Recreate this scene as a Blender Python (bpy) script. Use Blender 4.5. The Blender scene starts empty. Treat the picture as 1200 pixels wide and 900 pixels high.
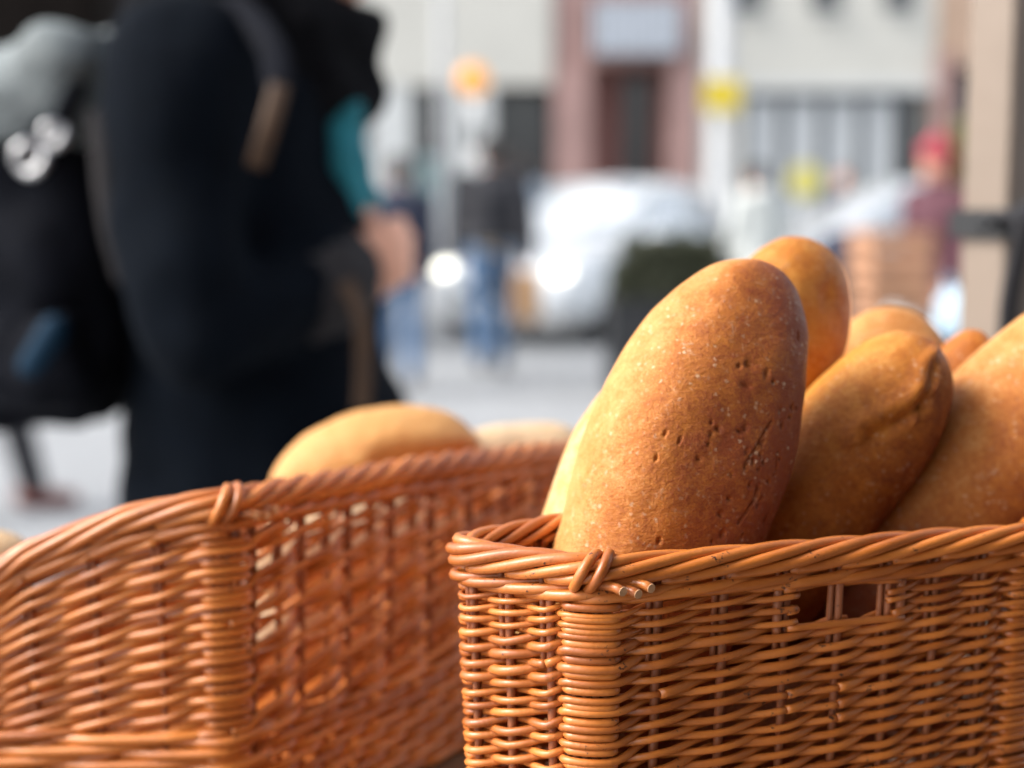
import bpy, bmesh, math, random
import numpy as np
from mathutils import Vector, Matrix, noise

R = math.radians
S = bpy.context.scene
COL = S.collection
random.seed(7)
rng = np.random.default_rng(11)

# ------------------------------------------------------------------ camera
CAM_Z = 1.2
PITCH = math.atan(200 / 1667.0)
cam_d = bpy.data.cameras.new("camera")
cam = bpy.data.objects.new("camera", cam_d)
COL.objects.link(cam)
cam.location = (0, 0, CAM_Z)
cam.rotation_euler = (math.pi / 2 - PITCH, 0, 0)
cam_d.lens = 50
cam_d.sensor_width = 36
cam_d.clip_start = 0.02
cam_d.clip_end = 2000
cam_d.dof.use_dof = True
cam_d.dof.focus_distance = 0.515
cam_d.dof.aperture_fstop = 3.9
cam_d.dof.aperture_blades = 9
S.camera = cam

# ------------------------------------------------------------------ light
SUN_AZ, SUN_EL = R(-99), R(41)          # from the left
w = bpy.data.worlds.new("World")
S.world = w
w.use_nodes = True
wn = w.node_tree
sky = wn.nodes.new("ShaderNodeTexSky")
sky.sky_type = 'NISHITA'
sky.sun_disc = False
sky.sun_elevation = SUN_EL
sky.sun_rotation = SUN_AZ
sky.air_density = 1.0
sky.dust_density = 3.0
sky.ozone_density = 1.0
bg = wn.nodes["Background"]
bg.inputs["Strength"].default_value = 0.15
hsv = wn.nodes.new("ShaderNodeHueSaturation")     # thin cloud: the whole sky goes paler
hsv.inputs["Saturation"].default_value = 0.35
wn.links.new(sky.outputs[0], hsv.inputs["Color"])
wn.links.new(hsv.outputs[0], bg.inputs[0])
sd = bpy.data.lights.new("sun", 'SUN')
sun = bpy.data.objects.new("sun", sd)
COL.objects.link(sun)
sd.energy = 1.5
sd.angle = R(25)
sd.color = (1.0, 0.96, 0.91)
sv = Vector((math.sin(SUN_AZ) * math.cos(SUN_EL), math.cos(SUN_AZ) * math.cos(SUN_EL), math.sin(SUN_EL)))
sun.rotation_euler = sv.to_track_quat('Z', 'Y').to_euler()
S.view_settings.view_transform = 'Standard'
S.view_settings.look = 'None'
S.view_settings.exposure = 1.30
S.view_settings.gamma = 1.0
S.render.engine = 'CYCLES'
S.cycles.use_denoising = True
S.cycles.max_bounces = 8

# ------------------------------------------------------------------ helpers
FW = Vector((0, math.cos(PITCH), -math.sin(PITCH)))
UPV = Vector((0, math.sin(PITCH), math.cos(PITCH)))


def ray(px, py):
    return FW + Vector((1, 0, 0)) * ((px - 600) / 1667.0) + UPV * ((450 - py) / 1667.0)


def at(px, py, Y):
    r = ray(px, py)
    return Vector((0, 0, CAM_Z)) + r * (Y / r.y)


def atz(px, py, z):
    r = ray(px, py)
    return Vector((0, 0, CAM_Z)) + r * ((z - CAM_Z) / r.z)


def node_mat(name, color, rough=0.6, spec=0.5, metal=0.0, noise_scale=None, noise_amt=0.25, bump=0.0, bump_scale=None,
             coat=0.0, emit=None, emit_s=0.0, rand=0.0, transmission=0.0, sheen=0.0):
    m = bpy.data.materials.new(name)
    m.use_nodes = True
    nt = m.node_tree
    p = nt.nodes["Principled BSDF"]
    p.inputs["Base Color"].default_value = (*color, 1)
    p.inputs["Roughness"].default_value = rough
    p.inputs["Specular IOR Level"].default_value = spec
    p.inputs["Metallic"].default_value = metal
    p.inputs["Coat Weight"].default_value = coat
    p.inputs["Transmission Weight"].default_value = transmission
    p.inputs["Sheen Weight"].default_value = sheen
    if emit:
        p.inputs["Emission Color"].default_value = (*emit, 1)
        p.inputs["Emission Strength"].default_value = emit_s
    tc = nt.nodes.new("ShaderNodeTexCoord")
    if noise_scale:
        n = nt.nodes.new("ShaderNodeTexNoise")
        n.inputs["Scale"].default_value = noise_scale
        n.inputs["Detail"].default_value = 5
        nt.links.new(tc.outputs["Object"], n.inputs["Vector"])
        mr = nt.nodes.new("ShaderNodeMapRange")
        mr.inputs["To Min"].default_value = 1 - noise_amt * 1.6
        mr.inputs["To Max"].default_value = 1 + noise_amt * 1.6
        nt.links.new(n.outputs[0], mr.inputs["Value"])
        mx = nt.nodes.new("ShaderNodeVectorMath")
        mx.operation = 'SCALE'
        mx.inputs[0].default_value = color
        nt.links.new(mr.outputs[0], mx.inputs["Scale"])
        src = mx.outputs[0]
        nt.links.new(src, p.inputs["Base Color"])
    if bump:
        n2 = nt.nodes.new("ShaderNodeTexNoise")
        n2.inputs["Scale"].default_value = bump_scale or 60
        n2.inputs["Detail"].default_value = 6
        nt.links.new(tc.outputs["Object"], n2.inputs["Vector"])
        b = nt.nodes.new("ShaderNodeBump")
        b.inputs["Strength"].default_value = bump
        b.inputs["Distance"].default_value = 0.01
        nt.links.new(n2.outputs[0], b.inputs["Height"])
        nt.links.new(b.outputs[0], p.inputs["Normal"])
    return m


def wicker_mat(name, dark, light, rough=0.34):
    m = bpy.data.materials.new(name)
    m.use_nodes = True
    nt = m.node_tree
    N, L = nt.nodes, nt.links
    p = N["Principled BSDF"]
    tc = N.new("ShaderNodeTexCoord")
    oi = N.new("ShaderNodeObjectInfo")
    # broad tone from the rod itself and a soft mottling along it
    n1 = N.new("ShaderNodeTexNoise")
    n1.inputs["Scale"].default_value = 55
    n1.inputs["Detail"].default_value = 4
    L.new(tc.outputs["Object"], n1.inputs["Vector"])
    add = N.new("ShaderNodeMath")
    add.operation = 'MULTIPLY_ADD'
    L.new(oi.outputs["Random"], add.inputs[0])
    add.inputs[1].default_value = 1.0
    L.new(n1.outputs[0], add.inputs[2])
    mr = N.new("ShaderNodeMapRange")
    mr.inputs["From Min"].default_value = 0.42
    mr.inputs["From Max"].default_value = 1.42
    L.new(add.outputs[0], mr.inputs["Value"])
    mix = N.new("ShaderNodeMix")
    mix.data_type = 'RGBA'
    mix.inputs[6].default_value = (*dark, 1)
    mix.inputs[7].default_value = (*light, 1)
    L.new(mr.outputs[0], mix.inputs[0])
    # fine dark flecks in the bark
    n2 = N.new("ShaderNodeTexNoise")
    n2.inputs["Scale"].default_value = 620
    n2.inputs["Detail"].default_value = 3
    L.new(tc.outputs["Object"], n2.inputs["Vector"])
    n3 = N.new("ShaderNodeTexNoise")
    n3.inputs["Scale"].default_value = 90
    L.new(tc.outputs["Object"], n3.inputs["Vector"])
    mul = N.new("ShaderNodeMath")
    mul.operation = 'MULTIPLY'
    L.new(n2.outputs[0], mul.inputs[0])
    L.new(n3.outputs[0], mul.inputs[1])
    fl = N.new("ShaderNodeMapRange")
    fl.inputs["From Min"].default_value = 0.385
    fl.inputs["From Max"].default_value = 0.45
    L.new(mul.outputs[0], fl.inputs["Value"])
    mix2 = N.new("ShaderNodeMix")
    mix2.data_type = 'RGBA'
    L.new(fl.outputs[0], mix2.inputs[0])
    L.new(mix.outputs[2], mix2.inputs[6])
    mix2.inputs[7].default_value = (0.07, 0.022, 0.008, 1)
    L.new(mix2.outputs[2], p.inputs["Base Color"])
    rr = N.new("ShaderNodeMapRange")
    rr.inputs["From Min"].default_value = 0.3
    rr.inputs["From Max"].default_value = 0.7
    rr.inputs["To Min"].default_value = rough - 0.06
    rr.inputs["To Max"].default_value = rough + 0.22
    L.new(n3.outputs[0], rr.inputs["Value"])
    L.new(rr.outputs[0], p.inputs["Roughness"])
    p.inputs["Coat Weight"].default_value = 0.45
    p.inputs["Specular IOR Level"].default_value = 0.45
    p.inputs["Coat Roughness"].default_value = 0.33
    b = N.new("ShaderNodeBump")
    b.inputs["Strength"].default_value = 0.25
    b.inputs["Distance"].default_value = 0.0008
    L.new(n2.outputs[0], b.inputs["Height"])
    L.new(b.outputs[0], p.inputs["Normal"])
    return m


def bread_mat(name, pale, mid, dark, flour=0.5, pores=0.0):
    m = bpy.data.materials.new(name)
    m.use_nodes = True
    nt = m.node_tree
    N, L = nt.nodes, nt.links
    p = N["Principled BSDF"]
    tc = N.new("ShaderNodeTexCoord")
    at_ = N.new("ShaderNodeAttribute")
    at_.attribute_name = "bake_shade"

    def nz(scale, detail=5, rough=0.55, dist=0.0):
        n = N.new("ShaderNodeTexNoise")
        n.inputs["Scale"].default_value = scale
        n.inputs["Detail"].default_value = detail
        n.inputs["Roughness"].default_value = rough
        n.inputs["Distortion"].default_value = dist
        L.new(tc.outputs["Object"], n.inputs["Vector"])
        return n.outputs[0]

    def math_(op, a, b=None, c=None):
        n = N.new("ShaderNodeMath")
        n.operation = op
        for k, v in enumerate((a, b, c)):
            if v is None:
                continue
            if isinstance(v, (int, float)):
                n.inputs[k].default_value = v
            else:
                L.new(v, n.inputs[k])
        return n.outputs[0]

    def rmp(v, a, b, c=0.0, d=1.0):
        n = N.new("ShaderNodeMapRange")
        n.inputs["From Min"].default_value = a
        n.inputs["From Max"].default_value = b
        n.inputs["To Min"].default_value = c
        n.inputs["To Max"].default_value = d
        L.new(v, n.inputs["Value"])
        return n.outputs[0]

    def mix(f, a, b):
        n = N.new("ShaderNodeMix")
        n.data_type = 'RGBA'
        if isinstance(f, (int, float)):
            n.inputs[0].default_value = f
        else:
            L.new(f, n.inputs[0])
        for k, v in ((6, a), (7, b)):
            if isinstance(v, tuple):
                n.inputs[k].default_value = (*v, 1)
            else:
                L.new(v, n.inputs[k])
        return n.outputs[2]

    broad = nz(26, 4)
    medium = nz(110, 6, 0.62, 0.6)
    fine = nz(520, 4, 0.6)
    bake_shade = math_('ADD', at_.outputs["Fac"], math_('MULTIPLY_ADD', broad, 0.5, -0.25))
    bake_shade = math_('ADD', bake_shade, math_('MULTIPLY_ADD', medium, 0.9, -0.45))
    bake_shade = math_('ADD', bake_shade, math_('MULTIPLY_ADD', fine, 0.55, -0.275))
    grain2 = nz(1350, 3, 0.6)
    bake_shade = math_('ADD', bake_shade, math_('MULTIPLY_ADD', grain2, 0.9, -0.45))
    c = mix(rmp(bake_shade, 0.0, 0.5), pale, mid)
    c = mix(rmp(bake_shade, 0.5, 1.0), c, dark)
    # pale flour grains and rubbed patches
    v = N.new("ShaderNodeTexVoronoi")
    v.inputs["Scale"].default_value = 430
    wn_ = N.new("ShaderNodeTexNoise")
    wn_.inputs["Scale"].default_value = 900
    wn_.inputs["Detail"].default_value = 3
    L.new(tc.outputs["Object"], wn_.inputs["Vector"])
    wv = N.new("ShaderNodeVectorMath")
    wv.operation = 'MULTIPLY_ADD'
    L.new(wn_.outputs["Color"], wv.inputs[0])
    wv.inputs[1].default_value = (0.0026, 0.0026, 0.0026)
    L.new(tc.outputs["Object"], wv.inputs[2])
    L.new(wv.outputs[0], v.inputs["Vector"])
    vs = N.new("ShaderNodeSeparateColor")
    L.new(v.outputs["Color"], vs.inputs[0])
    grain = math_('MULTIPLY', rmp(v.outputs["Distance"], 0.42, 0.2), rmp(vs.outputs[0], 0.68, 0.95))
    dist = math_('MULTIPLY', rmp(nz(22, 3), 0.36, 0.6), grain)
    smear = math_('MULTIPLY', rmp(nz(170, 8, 0.75, 0.6), 0.585, 0.68), rmp(nz(30, 3), 0.46, 0.58))
    fl = math_('MULTIPLY', math_('MAXIMUM', math_('MULTIPLY', dist, 0.75), math_('MULTIPLY', smear, 0.55)), flour)
    c = mix(fl, c, (0.80, 0.62, 0.42))
    L.new(c, p.inputs["Base Color"])
    p.inputs["Roughness"].default_value = 0.44
    p.inputs["Specular IOR Level"].default_value = 0.28
    L.new(rmp(medium, 0.3, 0.7, 0.36, 0.56), p.inputs["Roughness"])
    p.inputs["Subsurface Weight"].default_value = 0.04
    p.inputs["Subsurface Radius"].default_value = (0.006, 0.0025, 0.001)
    p.inputs["Subsurface Scale"].default_value = 1.0
    # crust relief: wrinkles, grain
    wr = N.new("ShaderNodeMapping")
    wr.inputs["Scale"].default_value = (1.0, 1.0, 1.9)
    L.new(tc.outputs["Object"], wr.inputs["Vector"])
    nw = N.new("ShaderNodeTexNoise")
    nw.inputs["Scale"].default_value = 300
    nw.inputs["Detail"].default_value = 8
    nw.inputs["Roughness"].default_value = 0.65
    nw.inputs["Distortion"].default_value = 0.15
    L.new(wr.outputs[0], nw.inputs["Vector"])
    h = math_('ADD', math_('MULTIPLY', nw.outputs[0], 0.9), math_('MULTIPLY', fine, 0.35))
    h = math_('ADD', h, math_('MULTIPLY', fl, 0.2))
    h = math_('ADD', h, math_('MULTIPLY', grain2, 0.38))
    b = N.new("ShaderNodeBump")
    b.inputs["Strength"].default_value = 0.75
    b.inputs["Distance"].default_value = 0.0012
    L.new(h, b.inputs["Height"])
    L.new(b.outputs[0], p.inputs["Normal"])
    return m


def tag(o, label, cat, group=None, kind=None):
    if label:
        o["label"] = label
    if cat:
        o["category"] = cat
    if group:
        o["group"] = group
    if kind:
        o["kind"] = kind
    return o


def thing(name, label, cat, loc=(0, 0, 0), rz=0.0, group=None):
    o = bpy.data.objects.new(name, None)
    COL.objects.link(o)
    o.empty_display_size = 0.05
    o.location = loc
    o.rotation_euler = (0, 0, rz)
    return tag(o, label, cat, group)


def mesh_obj(name, verts, faces, mat, parent=None, smooth=True, offset=None):
    """one mesh object; verts are in the parent's frame unless offset (the parent's place) is given"""
    me = bpy.data.meshes.new(name)
    if offset is not None:
        ox, oy, oz = offset
        verts = [(a[0] - ox, a[1] - oy, a[2] - oz) for a in verts]
    me.from_pydata([tuple(v) for v in verts], [], [tuple(f) for f in faces])
    me.materials.append(mat)
    if smooth:
        me.shade_smooth()
    me.update()
    o = bpy.data.objects.new(name, me)
    COL.objects.link(o)
    o.parent = parent
    return o


class MB:
    """collects shapes for one mesh object"""

    def __init__(self):
        self.v, self.f = [], []

    def add(self, v, f):
        n = len(self.v)
        self.v.extend([tuple(a) for a in v])
        self.f.extend([tuple(i + n for i in q) for q in f])
        return self

    def box(self, x0, x1, y0, y1, z0, z1):
        v = [(x, y, z) for z in (z0, z1) for y in (y0, y1) for x in (x0, x1)]
        f = [(0, 2, 3, 1), (4, 5, 7, 6), (0, 1, 5, 4), (2, 6, 7, 3), (0, 4, 6, 2), (1, 3, 7, 5)]
        return self.add(v, f)

    def tube(self, pts, rad, n=8, cap=True, sx=1.0):
        P = np.array([tuple(p) for p in pts], float)
        k = len(P)
        rad = np.broadcast_to(np.asarray(rad, float), (k,))
        T = np.gradient(P, axis=0)
        T /= np.linalg.norm(T, axis=1)[:, None] + 1e-12
        ref = np.array([0, 0, 1.0]) if abs(T[0, 2]) < 0.8 else np.array([1.0, 0, 0])
        V = []
        u = np.cross(T[0], ref)
        u /= np.linalg.norm(u)
        for i in range(k):
            u = u - T[i] * np.dot(u, T[i])
            u /= np.linalg.norm(u) + 1e-12
            wv = np.cross(T[i], u)
            a = np.arange(n) * 2 * math.pi / n
            V.append(P[i] + rad[i] * (np.cos(a)[:, None] * u * sx + np.sin(a)[:, None] * wv))
        V = np.concatenate(V)
        F = [(i * n + j, i * n + (j + 1) % n, (i + 1) * n + (j + 1) % n, (i + 1) * n + j) for i in range(k - 1) for j in range(n)]
        if cap:
            F.append(tuple(range(n))[::-1])
            F.append(tuple((k - 1) * n + j for j in range(n)))
        return self.add(V.tolist(), F)

    def cap(self, p0, p1, r0, r1, n=14):
        """a capsule that tapers from r0 to r1"""
        p0, p1 = Vector(p0), Vector(p1)
        d = p1 - p0
        L_ = d.length
        d = d / max(L_, 1e-6)
        pts, rad = [], []
        for k in range(6):
            a = math.pi / 2 * (1 - k / 5)
            pts.append(p0 - d * (r0 * math.sin(a)))
            rad.append(max(r0 * math.cos(a), r0 * 0.05))
        for k in range(6):
            a = math.pi / 2 * k / 5
            pts.append(p1 + d * (r1 * math.sin(a) + 1e-5))
            rad.append(max(r1 * math.cos(a), r1 * 0.05))
        return self.tube(pts, rad, n)

    def chain(self, pts, rad, n=14):
        for a, b, ra, rb in zip(pts[:-1], pts[1:], rad[:-1], rad[1:]):
            self.cap(a, b, ra, rb, n)
        return self

    def ell(self, c, r, rot=None, nu=20, nv=12):
        M = rot if rot is not None else Matrix.Identity(3)
        v, f = [], []
        c = Vector(c)
        for i in range(nv + 1):
            th = math.pi * i / nv
            s = max(math.sin(th), 0.02)
            for j in range(nu):
                ph = 2 * math.pi * j / nu
                v.append(c + M @ Vector((r[0] * s * math.cos(ph), r[1] * s * math.sin(ph), r[2] * math.cos(th))))
        for i in range(nv):
            for j in range(nu):
                f.append((i * nu + j, (i + 1) * nu + j, (i + 1) * nu + (j + 1) % nu, i * nu + (j + 1) % nu))
        f.append(tuple(range(nu)))
        f.append(tuple(nv * nu + j for j in range(nu))[::-1])
        return self.add(v, f)

    def loft(self, secs, n=28, power=2.0):
        """secs: (cx, cy, z, rx, ry) from low to high"""
        v, f = [], []
        for cx, cy, z, rx, ry in secs:
            for j in range(n):
                a = 2 * math.pi * j / n
                ca, sa = math.cos(a), math.sin(a)
                v.append((cx + rx * math.copysign(abs(ca) ** (2 / power), ca), cy + ry * math.copysign(abs(sa) ** (2 / power), sa), z))
        k = len(secs)
        for i in range(k - 1):
            for j in range(n):
                f.append((i * n + j, i * n + (j + 1) % n, (i + 1) * n + (j + 1) % n, (i + 1) * n + j))
        f.append(tuple(range(n))[::-1])
        f.append(tuple((k - 1) * n + j for j in range(n)))
        return self.add(v, f)

    def build(self, name, mat, parent=None, smooth=True, offset=None):
        return mesh_obj(name, self.v, self.f, mat, parent, smooth, offset)

    def fuse(self, name, mat, parent=None, voxel=0.01, it=3, wob=0.0, wscale=8.0, offset=None):
        """the shapes melted into one continuous surface"""
        o = mesh_obj(name, self.v, self.f, mat, parent, True, offset)
        r = o.modifiers.new("r", 'REMESH')
        r.mode = 'VOXEL'
        r.voxel_size = voxel
        s = o.modifiers.new("s", 'SMOOTH')
        s.iterations = it
        s.factor = 0.5
        dg = bpy.context.evaluated_depsgraph_get()
        me = bpy.data.meshes.new_from_object(o.evaluated_get(dg))
        o.modifiers.clear()
        old = o.data
        o.data = me
        bpy.data.meshes.remove(old)
        me.name = name
        if wob:
            for vv, nn in zip(me.vertices, [x.vector.copy() for x in me.vertex_normals]):
                vv.co += nn * (wob * noise.noise(vv.co * wscale))
        me.shade_smooth()
        if not me.materials:
            me.materials.append(mat)
        return o


def box_part(name, parent, mat, x0, x1, y0, y1, z0, z1, offset=None):
    return MB().box(x0, x1, y0, y1, z0, z1).build(name, mat, parent, False, offset)


# ------------------------------------------------------------------ materials
M_WICK = wicker_mat("willow", (0.36, 0.092, 0.014), (0.66, 0.205, 0.036))
M_WICK2 = wicker_mat("willow_older", (0.38, 0.100, 0.017), (0.68, 0.225, 0.042))
M_STAKE = wicker_mat("willow_stake", (0.26, 0.080, 0.026), (0.38, 0.12, 0.042), 0.5)
M_CUT = node_mat("willow_cut_end", (0.55, 0.30, 0.15), 0.8, noise_scale=300, noise_amt=0.3)
M_CREAM = node_mat("cream_render", (0.53, 0.52, 0.475), 0.85, noise_scale=1.2, noise_amt=0.08)
M_WHITEW = node_mat("white_stone", (0.54, 0.555, 0.55), 0.8, noise_scale=1.5, noise_amt=0.08)
M_PINK = node_mat("pink_stone", (0.34, 0.21, 0.19), 0.75, noise_scale=3, noise_amt=0.2)
M_PINKD = node_mat("red_brown_stone", (0.25, 0.12, 0.105), 0.75, noise_scale=3, noise_amt=0.2)
M_TAN = node_mat("tan_brick", (0.42, 0.29, 0.21), 0.8, noise_scale=3, noise_amt=0.2)
M_GLASS = node_mat("dark_window_glass", (0.05, 0.055, 0.06), 0.08, spec=0.6, noise_scale=0.8, noise_amt=0.2)
M_PANELG = node_mat("pale_window_blind", (0.50, 0.52, 0.53), 0.5, noise_scale=1.5, noise_amt=0.08)
M_FRAME = node_mat("dark_frame", (0.04, 0.045, 0.05), 0.5)
M_TEALP = node_mat("teal_poster", (0.22, 0.36, 0.37), 0.5, noise_scale=4, noise_amt=0.3)
M_BLUESIGN = node_mat("pale_blue_slat", (0.50, 0.54, 0.60), 0.5, noise_scale=3, noise_amt=0.1)
M_DKBROWN = node_mat("dark_brown_board", (0.007, 0.005, 0.004), 0.85, spec=0.1, noise_scale=3, noise_amt=0.3)
M_GREYM = node_mat("grey_metal", (0.40, 0.41, 0.42), 0.5, noise_scale=6, noise_amt=0.1)
M_BLACKM = node_mat("black_metal", (0.016, 0.017, 0.019), 0.5)
M_WHITEP = node_mat("white_paint", (0.78, 0.78, 0.77), 0.5)
M_YELLOW = node_mat("yellow_sign", (0.66, 0.50, 0.03), 0.5)
M_PYELL = node_mat("pale_yellow_disc", (0.60, 0.54, 0.15), 0.5)
M_AMBER = node_mat("amber_globe", (0.72, 0.27, 0.02), 0.3, emit=(1.0, 0.42, 0.03), emit_s=0.22)
M_WOOD = node_mat("crate_wood", (0.40, 0.21, 0.12), 0.8, noise_scale=12, noise_amt=0.3)
M_TABLE = node_mat("table_wood", (0.16, 0.085, 0.045), 0.6, noise_scale=10, noise_amt=0.3, bump=0.2)
M_CARW = node_mat("white_car_paint", (0.70, 0.73, 0.75), 0.25, coat=0.8)
M_CARS = node_mat("silver_car_paint", (0.50, 0.53, 0.56), 0.28, metal=0.3, coat=0.8)
M_TYRE = node_mat("tyre_rubber", (0.02, 0.02, 0.021), 0.8)
M_RIM = node_mat("alloy", (0.45, 0.46, 0.47), 0.35, metal=0.8)
M_LAMP = node_mat("headlight_on", (0.9, 0.9, 0.85), 0.2, emit=(1.0, 0.96, 0.80), emit_s=2.0)
M_LEAF = node_mat("hedge_leaf", (0.055, 0.060, 0.032), 0.6, noise_scale=9, noise_amt=0.5)
M_LEAF2 = node_mat("olive_leaf", (0.17, 0.17, 0.06), 0.6, noise_scale=9, noise_amt=0.5)
M_TWIG = node_mat("twig", (0.06, 0.04, 0.025), 0.8)
M_SKIN = node_mat("skin", (0.84, 0.43, 0.29), 0.5, noise_scale=20, noise_amt=0.12)
M_HAIRD = node_mat("dark_hair", (0.015, 0.010, 0.008), 0.5, noise_scale=60, noise_amt=0.4, bump=0.6, bump_scale=120)
M_EYE = node_mat("eye", (0.05, 0.04, 0.035), 0.15)
M_COAT = node_mat("navy_wool", (0.0024, 0.0042, 0.0075), 0.95, spec=0.08, noise_scale=30, noise_amt=0.25, bump=0.3, bump_scale=400)
M_CUFF = node_mat("grey_brown_knit", (0.028, 0.025, 0.027), 0.95, noise_scale=90, noise_amt=0.3, bump=0.8, bump_scale=260)
M_SCARF = node_mat("black_knit", (0.005, 0.005, 0.0065), 0.95, spec=0.1, noise_scale=40, noise_amt=0.3, bump=0.8, bump_scale=200)
M_TEAL = node_mat("teal_scarf", (0.012, 0.20, 0.25), 0.8, noise_scale=18, noise_amt=0.35, bump=0.5, bump_scale=160)
M_PACK = node_mat("black_nylon", (0.006, 0.007, 0.011), 0.8, spec=0.1, noise_scale=25, noise_amt=0.3, bump=0.3, bump_scale=80)
M_PACKG = node_mat("pale_grey_canvas", (0.15, 0.172, 0.176), 0.8, noise_scale=14, noise_amt=0.45, bump=0.4, bump_scale=60)
M_STRAP = node_mat("brown_leather", (0.060, 0.030, 0.013), 0.7, noise_scale=30, noise_amt=0.3)
M_SILVER = node_mat("silver_ring", (0.55, 0.55, 0.56), 0.4, metal=1.0)
M_BLUEP = node_mat("blue_pocket", (0.004, 0.024, 0.05), 0.7, spec=0.15)
M_JEAN = node_mat("blue_denim", (0.06, 0.12, 0.22), 0.85, noise_scale=20, noise_amt=0.25)
M_CHAR = node_mat("charcoal_jacket", (0.022, 0.022, 0.027), 0.85, noise_scale=15, noise_amt=0.2)
M_BEIGE = node_mat("beige_shirt", (0.34, 0.28, 0.21), 0.85, noise_scale=15, noise_amt=0.2)
M_NAVY = node_mat("navy_cloth", (0.025, 0.03, 0.055), 0.85, noise_scale=15, noise_amt=0.2)
M_GREYC = node_mat("blue_grey_coat", (0.28, 0.33, 0.39), 0.85, noise_scale=15, noise_amt=0.2)
M_WHITEC = node_mat("off_white_coat", (0.62, 0.64, 0.61), 0.85, noise_scale=15, noise_amt=0.15)
M_MAROON = node_mat("maroon_coat", (0.085, 0.028, 0.04), 0.85, noise_scale=15, noise_amt=0.3)
M_REDHAT = node_mat("red_wool", (0.36, 0.045, 0.065), 0.9, noise_scale=30, noise_amt=0.2)
M_DARKC = node_mat("dark_cloth", (0.022, 0.022, 0.026), 0.85, noise_scale=15, noise_amt=0.2)
M_SHOE = node_mat("black_shoe", (0.015, 0.014, 0.014), 0.5)
M_REDSHOE = node_mat("red_brown_shoe", (0.16, 0.05, 0.04), 0.5)
M_PAPER = node_mat("brown_paper", (0.42, 0.25, 0.13), 0.85, noise_scale=12, noise_amt=0.15)
M_SACK = node_mat("white_sack", (0.66, 0.66, 0.64), 0.8, noise_scale=9, noise_amt=0.15)
M_BAGB = node_mat("pale_blue_plastic", (0.46, 0.62, 0.74), 0.35, noise_scale=12, noise_amt=0.3)
M_POST = node_mat("beige_post_paint", (0.22, 0.172, 0.135), 0.5, noise_scale=5, noise_amt=0.12, bump=0.1)

M_SHADE = node_mat("shade_canvas", (0.045, 0.035, 0.03), 0.9, noise_scale=8, noise_amt=0.2)

# ground ------------------------------------------------------------
mg = node_mat("pale_paving", (0.40, 0.405, 0.405), 0.7, noise_scale=0.9, noise_amt=0.12, bump=0.15, bump_scale=30)
nt = mg.node_tree
br = nt.nodes.new("ShaderNodeTexBrick")
br.inputs["Scale"].default_value = 1.0
br.inputs["Brick Width"].default_value = 0.6
br.inputs["Row Height"].default_value = 0.4
br.inputs["Mortar Size"].default_value = 0.006
br.inputs["Color1"].default_value = (0.315, 0.325, 0.335, 1)
br.inputs["Color2"].default_value = (0.275, 0.285, 0.295, 1)
br.inputs["Mortar"].default_value = (0.2, 0.2, 0.2, 1)
tcg = nt.nodes.new("ShaderNodeTexCoord")
nt.links.new(tcg.outputs["Object"], br.inputs["Vector"])
nt.links.new(br.outputs[0], nt.nodes["Principled BSDF"].inputs["Base Color"])
g = mesh_obj("ground", [(-400, -400, 0), (400, -400, 0), (400, 400, 0), (-400, 400, 0)], [(0, 1, 2, 3)], mg, None, False)
g["kind"] = "structure"


# ================================================================== buildings
def bx(px, Y):
    return (px - 600) / 1667.0 * Y


def zz(py, Y):
    return CAM_Z + (250 - py) / 1667.0 * Y


FY = 25.0
SC = FY / 1667.0

# cream office block on the left
x0, x1 = -13.0, 0.70
b1 = thing("office_building", "cream office block with white ground floor pillars behind the walkers", "building", ((x0 + x1) / 2, FY + 4, 0))
o1 = b1.location[:]
zf = zz(103, FY)
MB().box(x0, x1, FY + 0.9, FY + 8, 0, zf).box(x0, x1, FY + 0.05, FY + 8, zf, 13).build("wall", M_CREAM, b1, False, o1)
pw = 1.9
xx = x1
while xx > x0 + 0.2:
    a = max(xx - pw, x0)
    for za, zb in ((zf - 0.02, 5.3), (8.0, 9.6)):
        box_part("panel", b1, M_CREAM, a + 0.012, xx - 0.012, FY - 0.06, FY + 0.045, za, zb, o1)
    wdw = box_part("window", b1, M_FRAME, a + 0.25, xx - 0.25, FY - 0.03, FY + 0.045, 5.6, 7.8, o1)
    MB().box(a + 0.33, xx - 0.33, FY - 0.045, FY - 0.033, 5.68, 7.72).build("pane", M_GLASS, wdw, False, o1)
    xx -= pw
pil = [(437, 484), (532, 578)]
for a, c in pil:
    box_part("pillar", b1, M_WHITEW, bx(a, FY), bx(c, FY), FY - 0.05, FY + 0.5, 0, zf - 0.03, o1)
k = 1
while bx(437 - 95 * k, FY) > x0:
    box_part("pillar", b1, M_WHITEW, bx(437 - 95 * k, FY), bx(484 - 95 * k, FY), FY - 0.05, FY + 0.5, 0, zf - 0.03, o1)
    k += 1
for a, c in [(484 - 95 * q, 532 - 95 * q) for q in range(0, 7)] + [(578, 646)]:
    f_ = MB()
    xa, xb = bx(a, FY) + 0.01, bx(c, FY) - 0.01
    f_.box(xa, xa + 0.06, FY + 0.45, FY + 0.55, 0.5, zf - 0.05).box(xb - 0.06, xb, FY + 0.45, FY + 0.55, 0.5, zf - 0.05)
    f_.box(xa, xb, FY + 0.46, FY + 0.54, 0.44, 0.5).box(xa + 0.06, xb - 0.06, FY + 0.46, FY + 0.54, zf - 0.12, zf - 0.05)
    wf = f_.build("window", M_FRAME, b1, False, o1)
    MB().box(xa + 0.06, xb - 0.06, FY + 0.49, FY + 0.51, 0.5, zf - 0.12).build("pane", M_GLASS, wf, False, o1)
    if a == 484:
        MB().box(xa + 0.08, xb - 0.08, FY + 0.47, FY + 0.485, 0.7, zz(182, FY)).build("poster", M_TEALP, wf, False, o1)
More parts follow.
